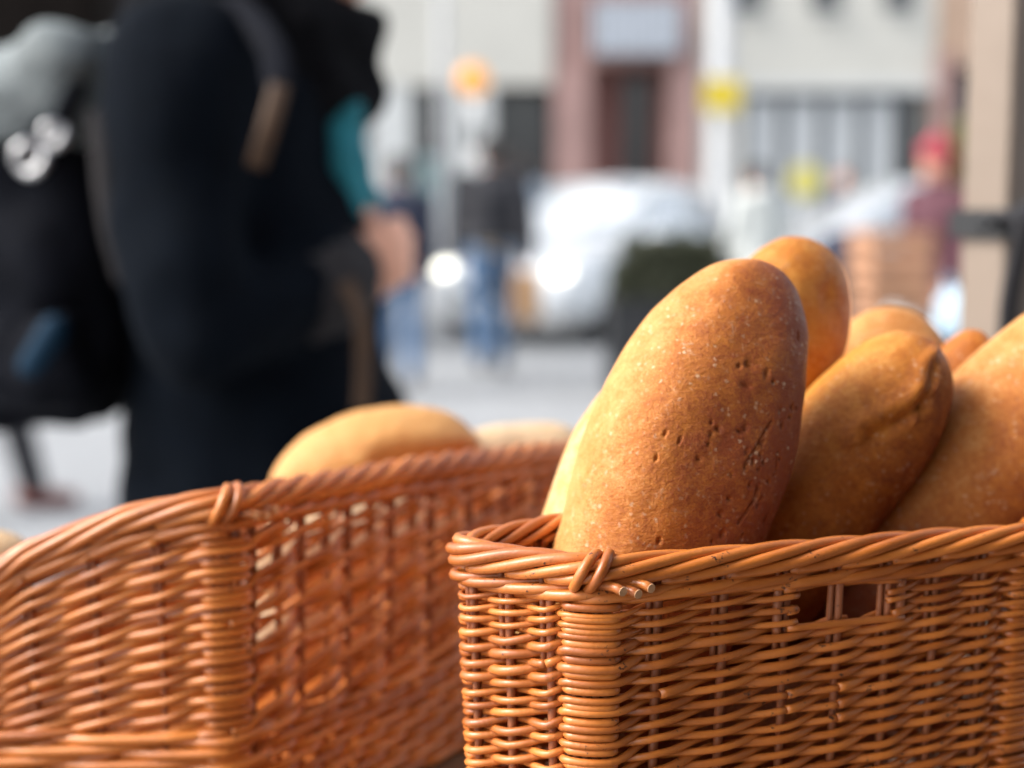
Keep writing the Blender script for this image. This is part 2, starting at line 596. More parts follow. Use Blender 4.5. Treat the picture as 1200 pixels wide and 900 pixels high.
box_part("plinth", b1, M_WHITEW, x0, x1, FY + 0.44, FY + 0.6, 0, 0.44, o1)

# pink stone entrance
x0, x1 = 0.72, 3.22
b2 = thing("entrance_building", "pink stone entrance bay with a dark doorway beneath a ribbed pale blue panel", "building", ((x0 + x1) / 2, FY + 4, 0))
o2 = b2.location[:]
zr_ = zz(78, FY)
MB().box(x0, x1, FY + 1.2, FY + 8, 0, zr_).box(x0, x1, FY, FY + 8, zr_, 13).build("wall", M_PINK, b2, False, o2)
box_part("pillar", b2, M_PINK, x0, bx(690, FY), FY - 0.15, FY + 1.19, 0, zr_ - 0.003, o2)
box_part("pillar", b2, M_PINK, bx(781, FY), x1, FY - 0.15, FY + 1.19, 0, zr_ - 0.003, o2)
box_part("back_wall", b2, M_PINKD, bx(690, FY) + .003, bx(781, FY) - .003, FY + 1.0, FY + 1.19, 0, zr_ - 0.02, o2)
d_ = box_part("door", b2, M_BLACKM, bx(733, FY), bx(765, FY), FY + 0.9, FY + 0.997, 0, zz(88, FY), o2)
MB().box(bx(736, FY), bx(762, FY), FY + 0.885, FY + 0.897, 0.5, zz(92, FY)).build("pane", M_GLASS, d_, False, o2)
MB().tube([(bx(735, FY), FY + 0.85, 1.0), (bx(735, FY), FY + 0.85, 1.3)], 0.02, 6).build("handle", M_GREYM, d_, True, o2)
sg = box_part("sign_panel", b2, M_FRAME, bx(690, FY), bx(792, FY), FY - 0.3, FY - 0.18, zz(72, FY), zz(10, FY), o2)
for q in range(9):
    xa = bx(693 + q * 11, FY)
    MB().box(xa, xa + 0.12, FY - 0.36, FY - 0.303, zz(70, FY), zz(12, FY)).build("slat", M_BLUESIGN, sg, False, o2)
for q in range(2):
    wdw = box_part("window", b2, M_FRAME, x0 + 0.3 + q * 1.1, x0 + 1.1 + q * 1.1, FY - 0.06, FY - 0.003, 6.2, 8.2, o2)
    MB().box(x0 + .36 + q * 1.1, x0 + 1.04 + q * 1.1, FY - 0.075, FY - 0.063, 6.26, 8.14).build("pane", M_GLASS, wdw, False, o2)

# cream shop building
x0, x1 = 3.24, bx(1086, FY)
b3 = thing("shop_building", "cream building with a row of pale blinded shop windows", "building", ((x0 + x1) / 2, FY + 4, 0))
o3 = b3.location[:]
zf = zz(100, FY)
MB().box(x0, x1, FY + 0.3, FY + 8, 0, zf).box(x0, x1, FY, FY + 8, zf, 13).build("wall", M_CREAM, b3, False, o3)
box_part("lintel", b3, M_WHITEW, x0, x1, FY - 0.08, FY + 0.297, zf - 0.16, zf - 0.003, o3)
box_part("pillar", b3, M_CREAM, x0, bx(866, FY), FY - 0.05, FY + 0.297, 0, zf - 0.165, o3)
ed = [868, 914, 959, 1004, 1046, 1070]
for q in range(5):
    xa, xb = bx(ed[q], FY), bx(ed[q + 1], FY)
    f_ = MB()
    f_.box(xa, xa + 0.06, FY + 0.04, FY + 0.2, 0.3, zf - 0.17).box(xb - 0.06, xb - 0.003, FY + 0.04, FY + 0.2, 0.3, zf - 0.17)
    f_.box(xa + 0.06, xb - 0.06, FY + 0.05, FY + 0.19, 0.3, 0.36).box(xa + 0.06, xb - 0.06, FY + 0.05, FY + 0.19, zf - 0.3, zf - 0.17)
    wf = f_.build("window", M_FRAME, b3, False, o3)
    MB().box(xa + 0.06, xb - 0.06, FY + 0.11, FY + 0.13, 0.36, zf - 0.3).build("pane", M_PANELG if q < 4 else M_GLASS, wf, False, o3)
box_part("plinth", b3, M_WHITEW, bx(866, FY) + .003, x1, FY - 0.02, FY + 0.297, 0, 0.3, o3)
for pxc in (870, 958, 1042):
    wdw = box_part("window", b3, M_FRAME, bx(pxc - 16, FY), bx(pxc + 16, FY), FY - 0.05, FY - 0.003, zz(20, FY), zz(-130, FY), o3)
    MB().box(bx(pxc - 13, FY), bx(pxc + 13, FY), FY - 0.065, FY - 0.053, zz(17, FY), zz(-127, FY)).build("pane", M_GLASS, wdw, False, o3)
    MB().box(bx(pxc - 19, FY), bx(pxc + 19, FY), FY - 0.12, FY - 0.003, zz(24, FY), zz(20.3, FY)).build("sill", M_WHITEW, wdw, False, o3)

# brick corner building on the right
x0, x1 = bx(1086, FY) + 0.02, 16.0
b4 = thing("brick_building", "tan and pink brick building with a dark shopfront at the right", "building", ((x0 + x1) / 2, FY + 4, 0))
o4 = b4.location[:]
zf = zz(82, FY)
MB().box(x0, x1, FY + 0.6, FY + 8, 0, zf).box(x0, x1, FY, FY + 8, zf, 13).build("wall", M_TAN, b4, False, o4)
box_part("pillar", b4, M_PINK, bx(1071, FY) + 0.25, bx(1104, FY), FY - 0.2, FY - 0.003, 0, zf + 0.2, o4)
wf = box_part("shopfront", b4, M_FRAME, bx(1104, FY), x1, FY + 0.4, FY + 0.59, 0, zf - 0.01, o4)
for q in range(4):
    MB().box(bx(1108 + q * 60, FY), bx(1160 + q * 60, FY), FY + 0.37, FY + 0.397, 0.5, zf - 0.4).build("pane", M_GLASS, wf, False, o4)
for q in range(4):
    wdw = box_part("window", b4, M_FRAME, x0 + 1 + q * 2, x0 + 2 + q * 2, FY - 0.05, FY - 0.003, 6, 8, o4)
    MB().box(x0 + 1.07 + q * 2, x0 + 1.93 + q * 2, FY - 0.065, FY - 0.053, 6.07, 7.93).build("pane", M_GLASS, wdw, False, o4)

# dark kiosk at the far left
b5 = thing("dark_kiosk", "dark brown boarded kiosk behind the backpack at the far left", "kiosk", (-5.6, 13.5, 0))
o5 = b5.location[:]
box_part("wall", b5, M_DKBROWN, -7.6, -3.45, 12.2, 15, 0, 4.2, o5)
box_part("roof", b5, M_DKBROWN, -7.8, -3.25, 11.7, 15.2, 4.203, 4.5, o5)
box_part("counter", b5, M_DKBROWN, -7.5, -3.6, 11.9, 12.197, 1.0, 1.1, o5)
for q in range(9):
    box_part("board", b5, M_DKBROWN, -7.58 + q * 0.45, -7.58 + q * 0.45 + 0.42, 12.16, 12.197, 1.12, 4.15, o5)

# ================================================================== street furniture
Yb = 18.0
xb = bx(555, Yb)
t = thing("crossing_beacon", "amber globe beacon on a black and white banded pole", "crossing beacon", (xb, Yb, 0))
zc = zz(98, Yb)
for q in range(8):
    za = q * (zc - 0.2) / 8
    MB().tube([(0, 0, za), (0, 0, za + (zc - 0.2) / 8 - 0.002)], 0.05, 14).build("band", M_BLACKM if q % 2 == 0 else M_WHITEP, t)
MB().tube([(0, 0, zc - 0.2), (0, 0, zc - 0.15)], [0.07, 0.05], 14).build("collar", M_BLACKM, t)
MB().ell((0, 0, zc), (0.19, 0.19, 0.19)).build("globe", M_AMBER, t)

Yp = 16.0
t = thing("street_lamp", "tall slim grey lamp post between the office block and the crossing", "street lamp", (bx(520, Yp), Yp, 0))
MB().tube([(0, 0, 0), (0, 0, 0.9), (0, 0, 0.95), (0, 0, 6)], [0.09, 0.09, 0.06, 0.045], 14).build("pole", M_GREYM, t)
MB().tube([(0, 0, 5.9), (0.1, -0.1, 6.25), (0.4, -0.4, 6.4)], 0.03, 8).build("arm", M_GREYM, t)
MB().ell((0.6, -0.6, 6.38), (0.22, 0.12, 0.07), Matrix.Rotation(-math.pi / 4, 3, 'Z')).build("lamp_head", M_GREYM, t)

Yp = 15.0
t = thing("sign_post", "thick pale grey column carrying a yellow square sign", "sign", (bx(841, Yp), Yp, 0))
MB().tube([(0, 0, 0), (0, 0, 0.4), (0, 0, 0.42), (0, 0, 5.6)], [0.16, 0.16, 0.125, 0.11], 18).build("pole", M_GREYM, t)
MB().tube([(0, 0, 5.55), (0, 0, 5.8)], [0.15, 0.05], 18).build("cap", M_GREYM, t)
sgn = MB().box(-0.21, 0.17, -0.19, -0.165, zz(134, Yp), zz(98, Yp)).build("sign_plate", M_YELLOW, t, False)
MB().box(-0.16, 0.12, -0.164, -0.10, zz(120, Yp), zz(112, Yp)).build("bracket", M_GREYM, sgn, False)

Yp = 11.5
t = thing("round_sign", "round pale yellow disc sign on a thin grey pole", "sign", (bx(940, Yp), Yp, 0))
zc = zz(213, Yp)
MB().tube([(0, 0.03, 0), (0, 0.03, zc + 0.1)], 0.025, 10).build("pole", M_GREYM, t)
MB().tube([(0, -0.02, zc), (0, 0.0, zc)], 0.135, 28).build("disc", M_PYELL, t, False)
MB().tube([(0, 0.0, zc), (0, 0.012, zc)], 0.142, 28).build("disc_rim", M_WHITEP, t, False)

# planter with clipped hedge
Yp = 9.0
xa, xb_ = bx(716, Yp), bx(868, Yp)
t = thing("hedge_planter", "black box planter with a clipped dark hedge in front of the white car", "planter", ((xa + xb_) / 2, Yp + 0.3, 0))
hw = (xb_ - xa) / 2
pb = MB()
pb.box(-hw, hw, -0.3, 0.3, 0.05, 0.62)
pb.build("box", M_BLACKM, t, False)
MB().box(-hw - 0.02, hw + 0.02, -0.32, 0.32, 0.623, 0.66).build("rim", M_BLACKM, t, False)
for sx in (-1, 1):
    MB().box(sx * (hw - 0.1) - 0.04, sx * (hw - 0.1) + 0.04, -0.28, 0.28, 0, 0.048).build("foot", M_BLACKM, t, False)


def leaf_cloud(n, fn, size):
    mb = MB()
    for _ in range(n):
        c = Vector(fn())
        a = Vector((random.gauss(0, 1), random.gauss(0, 1), random.gauss(0, 1))).normalized()
        b = a.cross(Vector((random.gauss(0, 1), random.gauss(0, 1), random.gauss(0, 1)))).normalized()
        s = size * random.uniform(0.6, 1.3)
        mb.add([c - a * s, c + b * s * 0.45, c + a * s, c - b * s * 0.45], [(0, 1, 2, 3)])
    return mb


def hedge_pt():
    u = random.random()
    x = random.uniform(-hw + 0.02, hw - 0.02)
    z = random.uniform(0.64, 0.98)
    y = random.uniform(-0.28, 0.28)
    if abs(x) > hw - 0.12 and z > 0.86:
        z -= random.uniform(0.05, 0.2)
    if u < 0.4:
        y = -0.28 + abs(random.gauss(0, 0.03))
    elif u < 0.7 and abs(x) < hw - 0.1:
        z = 0.99 + random.gauss(0, 0.03) + 0.03 * noise.noise(Vector((x * 5, y * 5, 0)))
    return x, y, z


fo = leaf_cloud(6000, hedge_pt, 0.035).build("foliage", M_LEAF, t, False)
fo["kind"] = "stuff"
st = MB()
for q in range(14):
    x = -hw + 0.08 + q * (2 * hw - 0.16) / 13
    st.tube([(x, 0, 0.6), (x + random.uniform(-.03, .03), random.uniform(-.1, .1), 0.9)], 0.012, 6)
st.build("stem", M_TWIG, t)


# ================================================================== cars
def make_car(name, label, loc, rz, paint, lights_on, group):
    """long axis +Y is the front of the car"""
    t = thing(name, label, "car", loc, rz, group)
    Lh, W = 2.05, 0.86

    def prof(y):
        # belt height and roof height along the car
        pts_b = [(-2.05, 0.62), (-1.9, 0.86), (-1.3, 0.94), (0.9, 0.93), (1.5, 0.88), (1.85, 0.78), (2.05, 0.58)]
        return np.interp(y, *zip(*pts_b))
    ys = np.linspace(-Lh, Lh, 41)
    mb = MB()
    v, f = [], []
    NS = 14
    for y in ys:
        top = prof(y)
        e = max(0.0, (abs(y) - 1.55) / 0.5)
        hw_ = W - 0.16 * e ** 2
        lo = 0.24 + 0.10 * e ** 2
        ring = [(-hw_ * 0.92, lo), (-hw_, lo + 0.12), (-hw_ * 1.0, (lo + top) / 2), (-hw_ * 0.97, top - 0.08), (-hw_ * 0.88, top),
                (-hw_ * 0.5, top + 0.025), (0, top + 0.035)]
        ring = ring + [(-a, b) for a, b in ring[-2::-1]]
        v += [(a, y, b) for a, b in ring]
    n = 13
    for i in range(len(ys) - 1):
        for j in range(n - 1):
            f.append((i * n + j, i * n + j + 1, (i + 1) * n + j + 1, (i + 1) * n + j))
        f.append((i * n + n - 1, i * n, (i + 1) * n, (i + 1) * n + n - 1))
    f.append(tuple(range(n))[::-1])
    f.append(tuple((len(ys) - 1) * n + j for j in range(n)))
    mb.add(v, f).build("body", paint, t)
    # cabin shell: roof and pillars
    secs = [(-1.95, 0.93, 0.70), (-1.55, 1.30, 0.66), (-1.2, 1.46, 0.62), (-0.4, 1.53, 0.61), (0.15, 1.50, 0.61), (0.6, 1.28, 0.66), (1.15, 0.93, 0.74)]
    gl = MB()
    v, f = [], []
    for y, zt, wt in secs:
        zb = min(0.9, prof(y) - 0.02)
        v += [(-0.80, y, zb), (-wt - 0.03, y, max(zt - 0.06, zb + 0.01)), (-wt + 0.04, y, zt), (0, y, zt + 0.03), (wt - 0.04, y, zt), (wt + 0.03, y, max(zt - 0.06, zb + 0.01)), (0.80, y, zb)]
    for i in range(len(secs) - 1):
        for j in range(6):
            f.append((i * 7 + j, i * 7 + j + 1, (i + 1) * 7 + j + 1, (i + 1) * 7 + j))
    gl.add(v, f).build("roof", paint, t)

    def pane(name_, quad):
        q = [Vector(a) for a in quad]
        nrm = (q[1] - q[0]).cross(q[2] - q[0]).normalized()
        c = sum(q, Vector()) / 4
        if nrm.dot(c - Vector((0, c.y * 0.6, 0.9))) < 0:
            nrm = -nrm
        vv = [a + nrm * 0.012 for a in q] + [a - nrm * 0.01 for a in q]
        return mesh_obj(name_, vv, [(0, 1, 2, 3), (7, 6, 5, 4), (0, 4, 5, 1), (1, 5, 6, 2), (2, 6, 7, 3), (3, 7, 4, 0)], M_GLASSC, t, False)
    pane("windscreen", [(-0.66, 1.08, 0.985), (0.66, 1.08, 0.985), (0.55, 0.22, 1.475), (-0.55, 0.22, 1.475)])
    pane("rear_window", [(-0.6, -1.88, 1.0), (0.6, -1.88, 1.0), (0.54, -1.25, 1.455), (-0.54, -1.25, 1.455)])
    for s in (-1, 1):
        pane("side_window", [(s * 0.795, 0.78, 0.96), (s * 0.795, -0.32, 0.96), (s * 0.665, -0.32, 1.42), (s * 0.665, 0.18, 1.41)])
        pane("side_window", [(s * 0.795, -0.40, 0.96), (s * 0.80, -1.45, 0.97), (s * 0.675, -1.15, 1.38), (s * 0.665, -0.40, 1.42)])
        for yy in (1.25, -1.28):
            wh = MB().tube([(s * 0.67, yy, 0.32), (s * 0.69, yy, 0.32), (s * 0.87, yy, 0.32), (s * 0.89, yy, 0.32)], [0.29, 0.32, 0.32, 0.29], 26).build("wheel", M_TYRE, t)
            MB().tube([(s * 0.875, yy, 0.32), (s * 0.90, yy, 0.32)], [0.21, 0.17], 20).build("rim", M_RIM, wh, False)
        MB().ell((s * 0.62, 1.92, 0.68), (0.10, 0.11, 0.06)).build("headlight", M_LAMP if lights_on else M_RIM, t)
        MB().ell((s * 0.66, -1.97, 0.78), (0.12, 0.07, 0.09)).build("tail_light", M_REDHAT, t)
        MB().ell((s * 0.95, 0.72, 1.0), (0.1, 0.05, 0.065)).build("mirror", paint, t)
        MB().box(s * 0.865 - 0.01, s * 0.865 + 0.01, -0.1, 0.1, 0.79, 0.82).build("handle", M_RIM, t, False)
    MB().box(-0.42, 0.42, 2.02, 2.075, 0.40, 0.52).build("grille", M_BLACKM, t, False)
    MB().box(-0.70, 0.70, 1.98, 2.09, 0.25, 0.33).build("bumper", M_GREYM, t, False)
    MB().box(-0.26, 0.26, 2.085, 2.10, 0.34, 0.395).build("number_plate", M_WHITEP, t, False)
    return t


M_GLASSC = node_mat("car_glass", (0.26, 0.29, 0.31), 0.05, spec=1.0, coat=1.0)  # pale base colour stands in for bright reflections on the panes
M_GLASSC.node_tree.nodes["Principled BSDF"].inputs["IOR"].default_value = 2.2
Yc = 13.6
make_car("parked_car", "white car facing the camera with headlights on, behind the hedge planter", (0.95, 14.6, 0), R(180 - 33), M_CARW, True, "cars in the street")
Yc = 14.0
make_car("parked_car", "silver grey car parked side on behind the wooden crates", (bx(1075, Yc), Yc + 0.8, 0), R(96), M_CARS, False, "cars in the street")

# ================================================================== people


def head_shapes(mb, c, yawm, s=1.0):
    """a head with jaw, nose, ears; c its middle; yawm turns local +Y to the way it looks"""
    def P(x, y, z):
        return Vector(c) + yawm @ Vector((x, y, z)) * s
    mb.ell(P(0, -0.01, 0.03), (0.074 * s, 0.095 * s, 0.09 * s), yawm)
    mb.ell(P(0, 0.025, -0.04), (0.058 * s, 0.066 * s, 0.075 * s), yawm)
    mb.cap(P(0, 0.092, 0.012), P(0, 0.108, -0.018), 0.010 * s, 0.014 * s, 8)
    mb.cap(P(-0.02, 0.083, -0.05), P(0.02, 0.083, -0.05), 0.010 * s, 0.010 * s, 8)
    for q in (-1, 1):
        mb.ell(P(q * 0.078, -0.01, -0.005), (0.010 * s, 0.020 * s, 0.032 * s), yawm, 10, 8)


def hand_shapes(mb, wrist, fwd, up, side, curl=0.6, s=1.0):
    """palm, four fingers of unlike length and a thumb; fwd along the palm, up out of the back of the hand, side = thumb side"""
    fwd, up, side = Vector(fwd).normalized(), Vector(up).normalized(), Vector(side).normalized()
    wrist = Vector(wrist)
    M = Matrix((side, fwd, up)).transposed()
    mb.ell(wrist + fwd * 0.048 * s, (0.041 * s, 0.052 * s, 0.017 * s), M, 14, 10)
    for k, ln in enumerate((0.068, 0.078, 0.073, 0.056)):
        base = wrist + fwd * (0.088 - 0.004 * abs(k - 1)) * s + side * (0.030 - 0.0195 * k) * s
        d = fwd.copy()
        p = base
        pts, rad = [p], [0.0095 * s]
        for j, fr in enumerate((0.45, 0.32, 0.23)):
            ang = curl * (0.9 + 0.35 * j + 0.06 * k)
            ax = d.cross(-up)
            d = (d * math.cos(ang) + (-up) * math.sin(ang)).normalized()
            up_ = up
            up = (up * math.cos(ang) + fwd * 0).normalized() if False else up
            p = p + d * ln * fr * s
            pts.append(p)
            rad.append((0.009 - 0.0008 * j) * s)
            # turn the local 'up' with the joint so the finger keeps curling
            up = (up - d * up.dot(d))
            up = up.normalized() if up.length > 1e-3 else up_
        mb.chain(pts, rad, 8)
        up = M.col[2].copy()
    b = wrist + fwd * 0.022 * s + side * 0.036 * s
    mb.chain([b, b + (fwd * 0.55 + side * 0.7 - up * 0.3).normalized() * 0.036 * s, b + (fwd * 0.9 + side * 0.55 - up * 0.55).normalized() * 0.066 * s],
             [0.012 * s, 0.0105 * s, 0.008 * s], 8)


def person(label, loc, yaw, h, top, legs, hair=M_HAIRD, pose="walk", top_len=0.86, shoe=M_SHOE, hat=None, under=None, phase=1, arm_bend=0.15, hood=None, bulk=1.0):
    s = h / 1.75
    t = thing("person", label, "person", loc, yaw)
    sw = 0.24 if pose == "walk" else 0.03
    hip = {q: Vector((q * 0.09, 0, 0.92)) * s for q in (-1, 1)}
    foot, knee = {}, {}
    for q in (-1, 1):
        dy = sw * q * phase
        foot[q] = Vector((q * 0.09, dy, 0.085 + (0.07 if dy < -0.1 else 0.0))) * s
        knee[q] = Vector((q * 0.092, dy * 0.42 + 0.045, 0.50)) * s
    sh = {q: Vector((q * 0.185, -0.01, 1.415)) * s for q in (-1, 1)}
    el, wr = {}, {}
    for q in (-1, 1):
        dy = -0.13 * q * phase if pose == "walk" else 0.0
        el[q] = Vector((q * 0.245, dy * 0.6 - 0.03, 1.13)) * s
        wr[q] = Vector((q * 0.25, dy + arm_bend, 0.90)) * s
    I3 = Matrix.Identity(3)
    b = MB()
    hc = Vector((0, 0.025, 1.635)) * s
    head_shapes(b, hc, I3, s)
    b.cap(Vector((0, -0.01, 1.44)) * s, Vector((0, 0.005, 1.56)) * s, 0.058 * s, 0.05 * s)
    b.loft([(0, 0, 0.86 * s, 0.13 * s, 0.09 * s), (0, 0, 0.95 * s, 0.165 * s, 0.11 * s), (0, 0, 1.10 * s, 0.14 * s, 0.10 * s), (0, 0, 1.28 * s, 0.17 * s, 0.115 * s),
            (0, -0.01, 1.40 * s, 0.16 * s, 0.095 * s), (0, -0.01, 1.46 * s, 0.09 * s, 0.07 * s)])
    for q in (-1, 1):
        b.chain([hip[q], knee[q], foot[q]], [0.085 * s, 0.055 * s, 0.04 * s])
        b.cap(foot[q] + Vector((0, -0.03, -0.04)) * s, foot[q] + Vector((0, 0.14, -0.055)) * s, 0.036 * s, 0.028 * s)
        b.chain([sh[q], el[q], wr[q]], [0.058 * s, 0.042 * s, 0.03 * s])
        hand_shapes(b, wr[q], (wr[q] - el[q]).normalized(), Vector((q, 0, 0)), (0, 1, 0), 0.35, s)
    b.fuse("body", M_SKIN, t, 0.009, 2)
    # clothes
    c = MB()
    tl = top_len
    c.loft([(0, 0, tl * s, 0.19 * s * bulk, 0.145 * s * bulk), (0, 0, max(tl + 0.03, 0.95) * s, 0.19 * s * bulk, 0.14 * s * bulk), (0, 0, 1.12 * s, 0.172 * s * bulk, 0.128 * s * bulk), (0, 0, 1.30 * s, 0.20 * s * bulk, 0.14 * s * bulk),
            (0, -0.01, 1.42 * s, 0.185 * s * bulk, 0.115 * s * bulk), (0, -0.01, 1.485 * s, 0.10 * s, 0.085 * s), (0, 0, 1.53 * s, 0.075 * s, 0.075 * s)])
    for q in (-1, 1):
        c.chain([sh[q], el[q], wr[q]], [0.085 * s * bulk, 0.062 * s * bulk, 0.05 * s * bulk])
    c.fuse("jacket", top, t, 0.012, 3, 0.012 * s, 9)
    if under:
        MB().loft([(0, 0, (tl - 0.10) * s, 0.165 * s, 0.125 * s), (0, 0, (tl + 0.06) * s, 0.165 * s, 0.125 * s)]).build("shirt_hem", under, t)
    tr = MB()
    tr.loft([(0, 0, 0.80 * s, 0.15 * s, 0.11 * s), (0, 0, 0.90 * s, 0.178 * s, 0.125 * s), (0, 0, 1.02 * s, 0.165 * s, 0.118 * s)])
    for q in (-1, 1):
        tr.chain([hip[q], knee[q], foot[q] + Vector((0, 0, 0.02)) * s], [0.098 * s, 0.072 * s, 0.060 * s])
    tr.fuse("trousers", legs, t, 0.012, 2, 0.008 * s, 12)
    for q in (-1, 1):
        f = foot[q]
        m_ = MB()
        m_.cap(f + Vector((0, -0.035, -0.035)) * s, f + Vector((0, 0.15, -0.05)) * s, 0.048 * s, 0.036 * s)
        m_.cap(f + Vector((0, -0.03, -0.03)) * s, f + Vector((0, -0.01, 0.02)) * s, 0.046 * s, 0.045 * s)
        m_.fuse("shoe", shoe, t, 0.009, 2)
    hr = MB()
    hr.ell(hc + Vector((0, -0.025, 0.045)) * s, (0.088 * s, 0.098 * s, 0.088 * s))
    hr.ell(hc + Vector((0, -0.055, -0.02)) * s, (0.078 * s, 0.06 * s, 0.08 * s))
    if hat:
        hr.fuse("hair", hair, t, 0.012, 2, 0.006, 40)
        k_ = MB()
        k_.ell(hc + Vector((0, -0.012, 0.065)) * s, (0.102 * s, 0.115 * s, 0.095 * s))
        k_.ell(hc + Vector((0, -0.02, 0.17)) * s, (0.03 * s, 0.03 * s, 0.03 * s))
        k_.ell(hc + Vector((0, -0.05, -0.02)) * s, (0.094 * s, 0.072 * s, 0.085 * s))
        k_.fuse("hat", hat, t, 0.01, 2, 0.004, 40)
    else:
        hr.fuse("hair", hair, t, 0.012, 2, 0.006, 40)
    if hood:
        k_ = MB()
        k_.ell((0, -0.09 * s, 1.46 * s), (0.15 * s, 0.09 * s, 0.08 * s))
        k_.fuse("hood", hood, t, 0.012, 2, 0.008, 20)
    for q in (-1, 1):
        MB().ell(hc + Vector((q * 0.032, 0.086, 0.012)) * s, (0.013 * s, 0.011 * s, 0.010 * s)).build("eye", M_EYE, t)
    return t, wr, s


# the walker in charcoal
Yw = 10.5
t, wr, s_ = person("man in charcoal jacket and blue jeans walking away with a paper bag", (bx(576, Yw), Yw, 0), R(4), 1.75, M_CHAR, M_JEAN, under=M_BEIGE, top_len=0.99, phase=1, arm_bend=0.02, bulk=1.22)
bagc = Matrix.Rotation(R(4), 3, 'Z') @ wr[1] + Vector((bx(576, Yw), Yw, 0))
pbg = thing("paper_bag", "brown paper carrier bag held by the man in blue jeans", "bag", (bagc.x, bagc.y, bagc.z - 0.48))
f_ = MB()
f_.loft([(0, 0, 0, 0.10, 0.055), (0, 0, 0.15, 0.105, 0.06), (0.005, 0, 0.36, 0.10, 0.045)], 20, 6.0)
f_.build("bag_body", M_PAPER, pbg, False)
for q in (-1, 1):
    MB().tube([(-0.05, q * 0.035, 0.34), (-0.045, q * 0.025, 0.41), (0, q * 0.008, 0.435), (0.045, q * 0.025, 0.41), (0.05, q * 0.035, 0.34)], 0.004, 6).build("handle", M_PAPER, pbg)

person("person in blue grey coat walking beyond the man in jeans", (bx(606, 14.5), 14.5, 0), R(-10), 1.80, M_GREYC, M_DARKC, top_len=0.6, hood=M_GREYC)
person("person in navy clothes walking behind the fist", (bx(468, 9.6), 9.6, 0), R(8), 1.58, M_NAVY, M_JEAN, phase=-1)
person("person in long off white coat with pale hood", (bx(884, 12.4), 12.4, 0), R(15), 1.62, M_WHITEC, M_GREYC, top_len=0.5, pose="stand", hood=M_WHITEC)
person("person in navy jacket by the shop windows", (bx(985, 16.8), 16.8, 0), R(160), 1.70, M_NAVY, M_DARKC, top_len=0.75, pose="stand")
person("person in red woollen hat and maroon coat beside the crates", (bx(1094, 8.0), 8.0, 0), R(120), 1.58, M_MAROON, M_DARKC, hat=M_REDHAT, top_len=0.55, pose="stand")
person("person in dark clothes and red brown shoes behind the backpack", (bx(-48, 5.6), 5.6, 0), R(-80), 1.72, M_DARKC, M_DARKC, shoe=M_REDSHOE, pose="walk", phase=-1)

# ------------------------------------------------------------------ the big foreground person
XC, YC = -0.335, 1.74
fp = thing("person", "person in dark navy coat with black backpack and teal scarf", "person", (XC, YC, 0))
O = (XC, YC, 0)
lookm = Matrix.Rotation(-math.pi / 2, 3, 'Z') @ Matrix.Rotation(R(-12), 3, 'X')      # faces +X, head bowed a little
shR, elR, wrR = Vector((-0.36, 1.575, 1.345)), Vector((-0.335, 1.50, 1.072)), Vector((-0.198, 1.64, 1.128))
shL, elL, wrL = Vector((-0.34, 1.915, 1.36)), Vector((-0.28, 1.98, 1.09)), Vector((-0.225, 1.80, 1.12))
hc = Vector((-0.245, 1.74, 1.555))
b = MB()
head_shapes(b, hc, lookm, 1.04)
b.cap((-0.315, 1.74, 1.38), (-0.268, 1.74, 1.49), 0.062, 0.055)
b.loft([(-0.315, 1.74, 0.82, 0.12, 0.15), (-0.315, 1.74, 0.92, 0.13, 0.175), (-0.315, 1.74, 1.07, 0.115, 0.15), (-0.32, 1.74, 1.24, 0.125, 0.17), (-0.325, 1.74, 1.36, 0.10, 0.165), (-0.315, 1.74, 1.43, 0.07, 0.08)])
for q in (-1, 1):
    yy = 1.74 + q * 0.095
    b.chain([(-0.315, yy, 0.88), (-0.29 + 0.04 * q, yy, 0.48), (-0.33 + 0.1 * q, yy, 0.09)], [0.09, 0.058, 0.042])
    b.cap((-0.35 + 0.1 * q, yy, 0.045), (-0.19 + 0.1 * q, yy, 0.03), 0.036, 0.028)
b.chain([shR, elR, wrR], [0.055, 0.042, 0.031])
b.chain([shL, elL, wrL], [0.055, 0.042, 0.031])
hand_shapes(b, wrR + Vector((-0.005, 0.0, -0.012)), (0.70, 0.28, 0.42), (0.25, -0.9, 0.3), (-0.3, 0.15, 0.9), 0.95, 1.02)
hand_shapes(b, wrL, (0.6, -0.4, 0.5), (0.3, 0.85, 0.3), (-0.35, -0.1, 0.9), 0.85, 1.0)
b.fuse("body", M_SKIN, fp, 0.005, 2, offset=O)

c = MB()
c.loft([(-0.27, 1.74, 0.46, 0.235, 0.235), (-0.28, 1.74, 0.70, 0.215, 0.225), (-0.30, 1.74, 0.92, 0.182, 0.205), (-0.315, 1.74, 1.06, 0.150, 0.18), (-0.322, 1.74, 1.22, 0.150, 0.19),
        (-0.335, 1.74, 1.33, 0.135, 0.185), (-0.34, 1.74, 1.40, 0.115, 0.14), (-0.325, 1.74, 1.44, 0.08, 0.09)], 36)
c.chain([shR, (-0.358, 1.53, 1.20), elR, (-0.262, 1.57, 1.098), wrR + Vector((-0.02, -0.015, -0.004))], [0.088, 0.074, 0.060, 0.058, 0.052], 18)
c.chain([shL, elL, wrL + Vector((-0.02, 0.01, 0))], [0.095, 0.07, 0.055], 18)
c.fuse("coat", M_COAT, fp, 0.008, 3, 0.018, 10, offset=O)
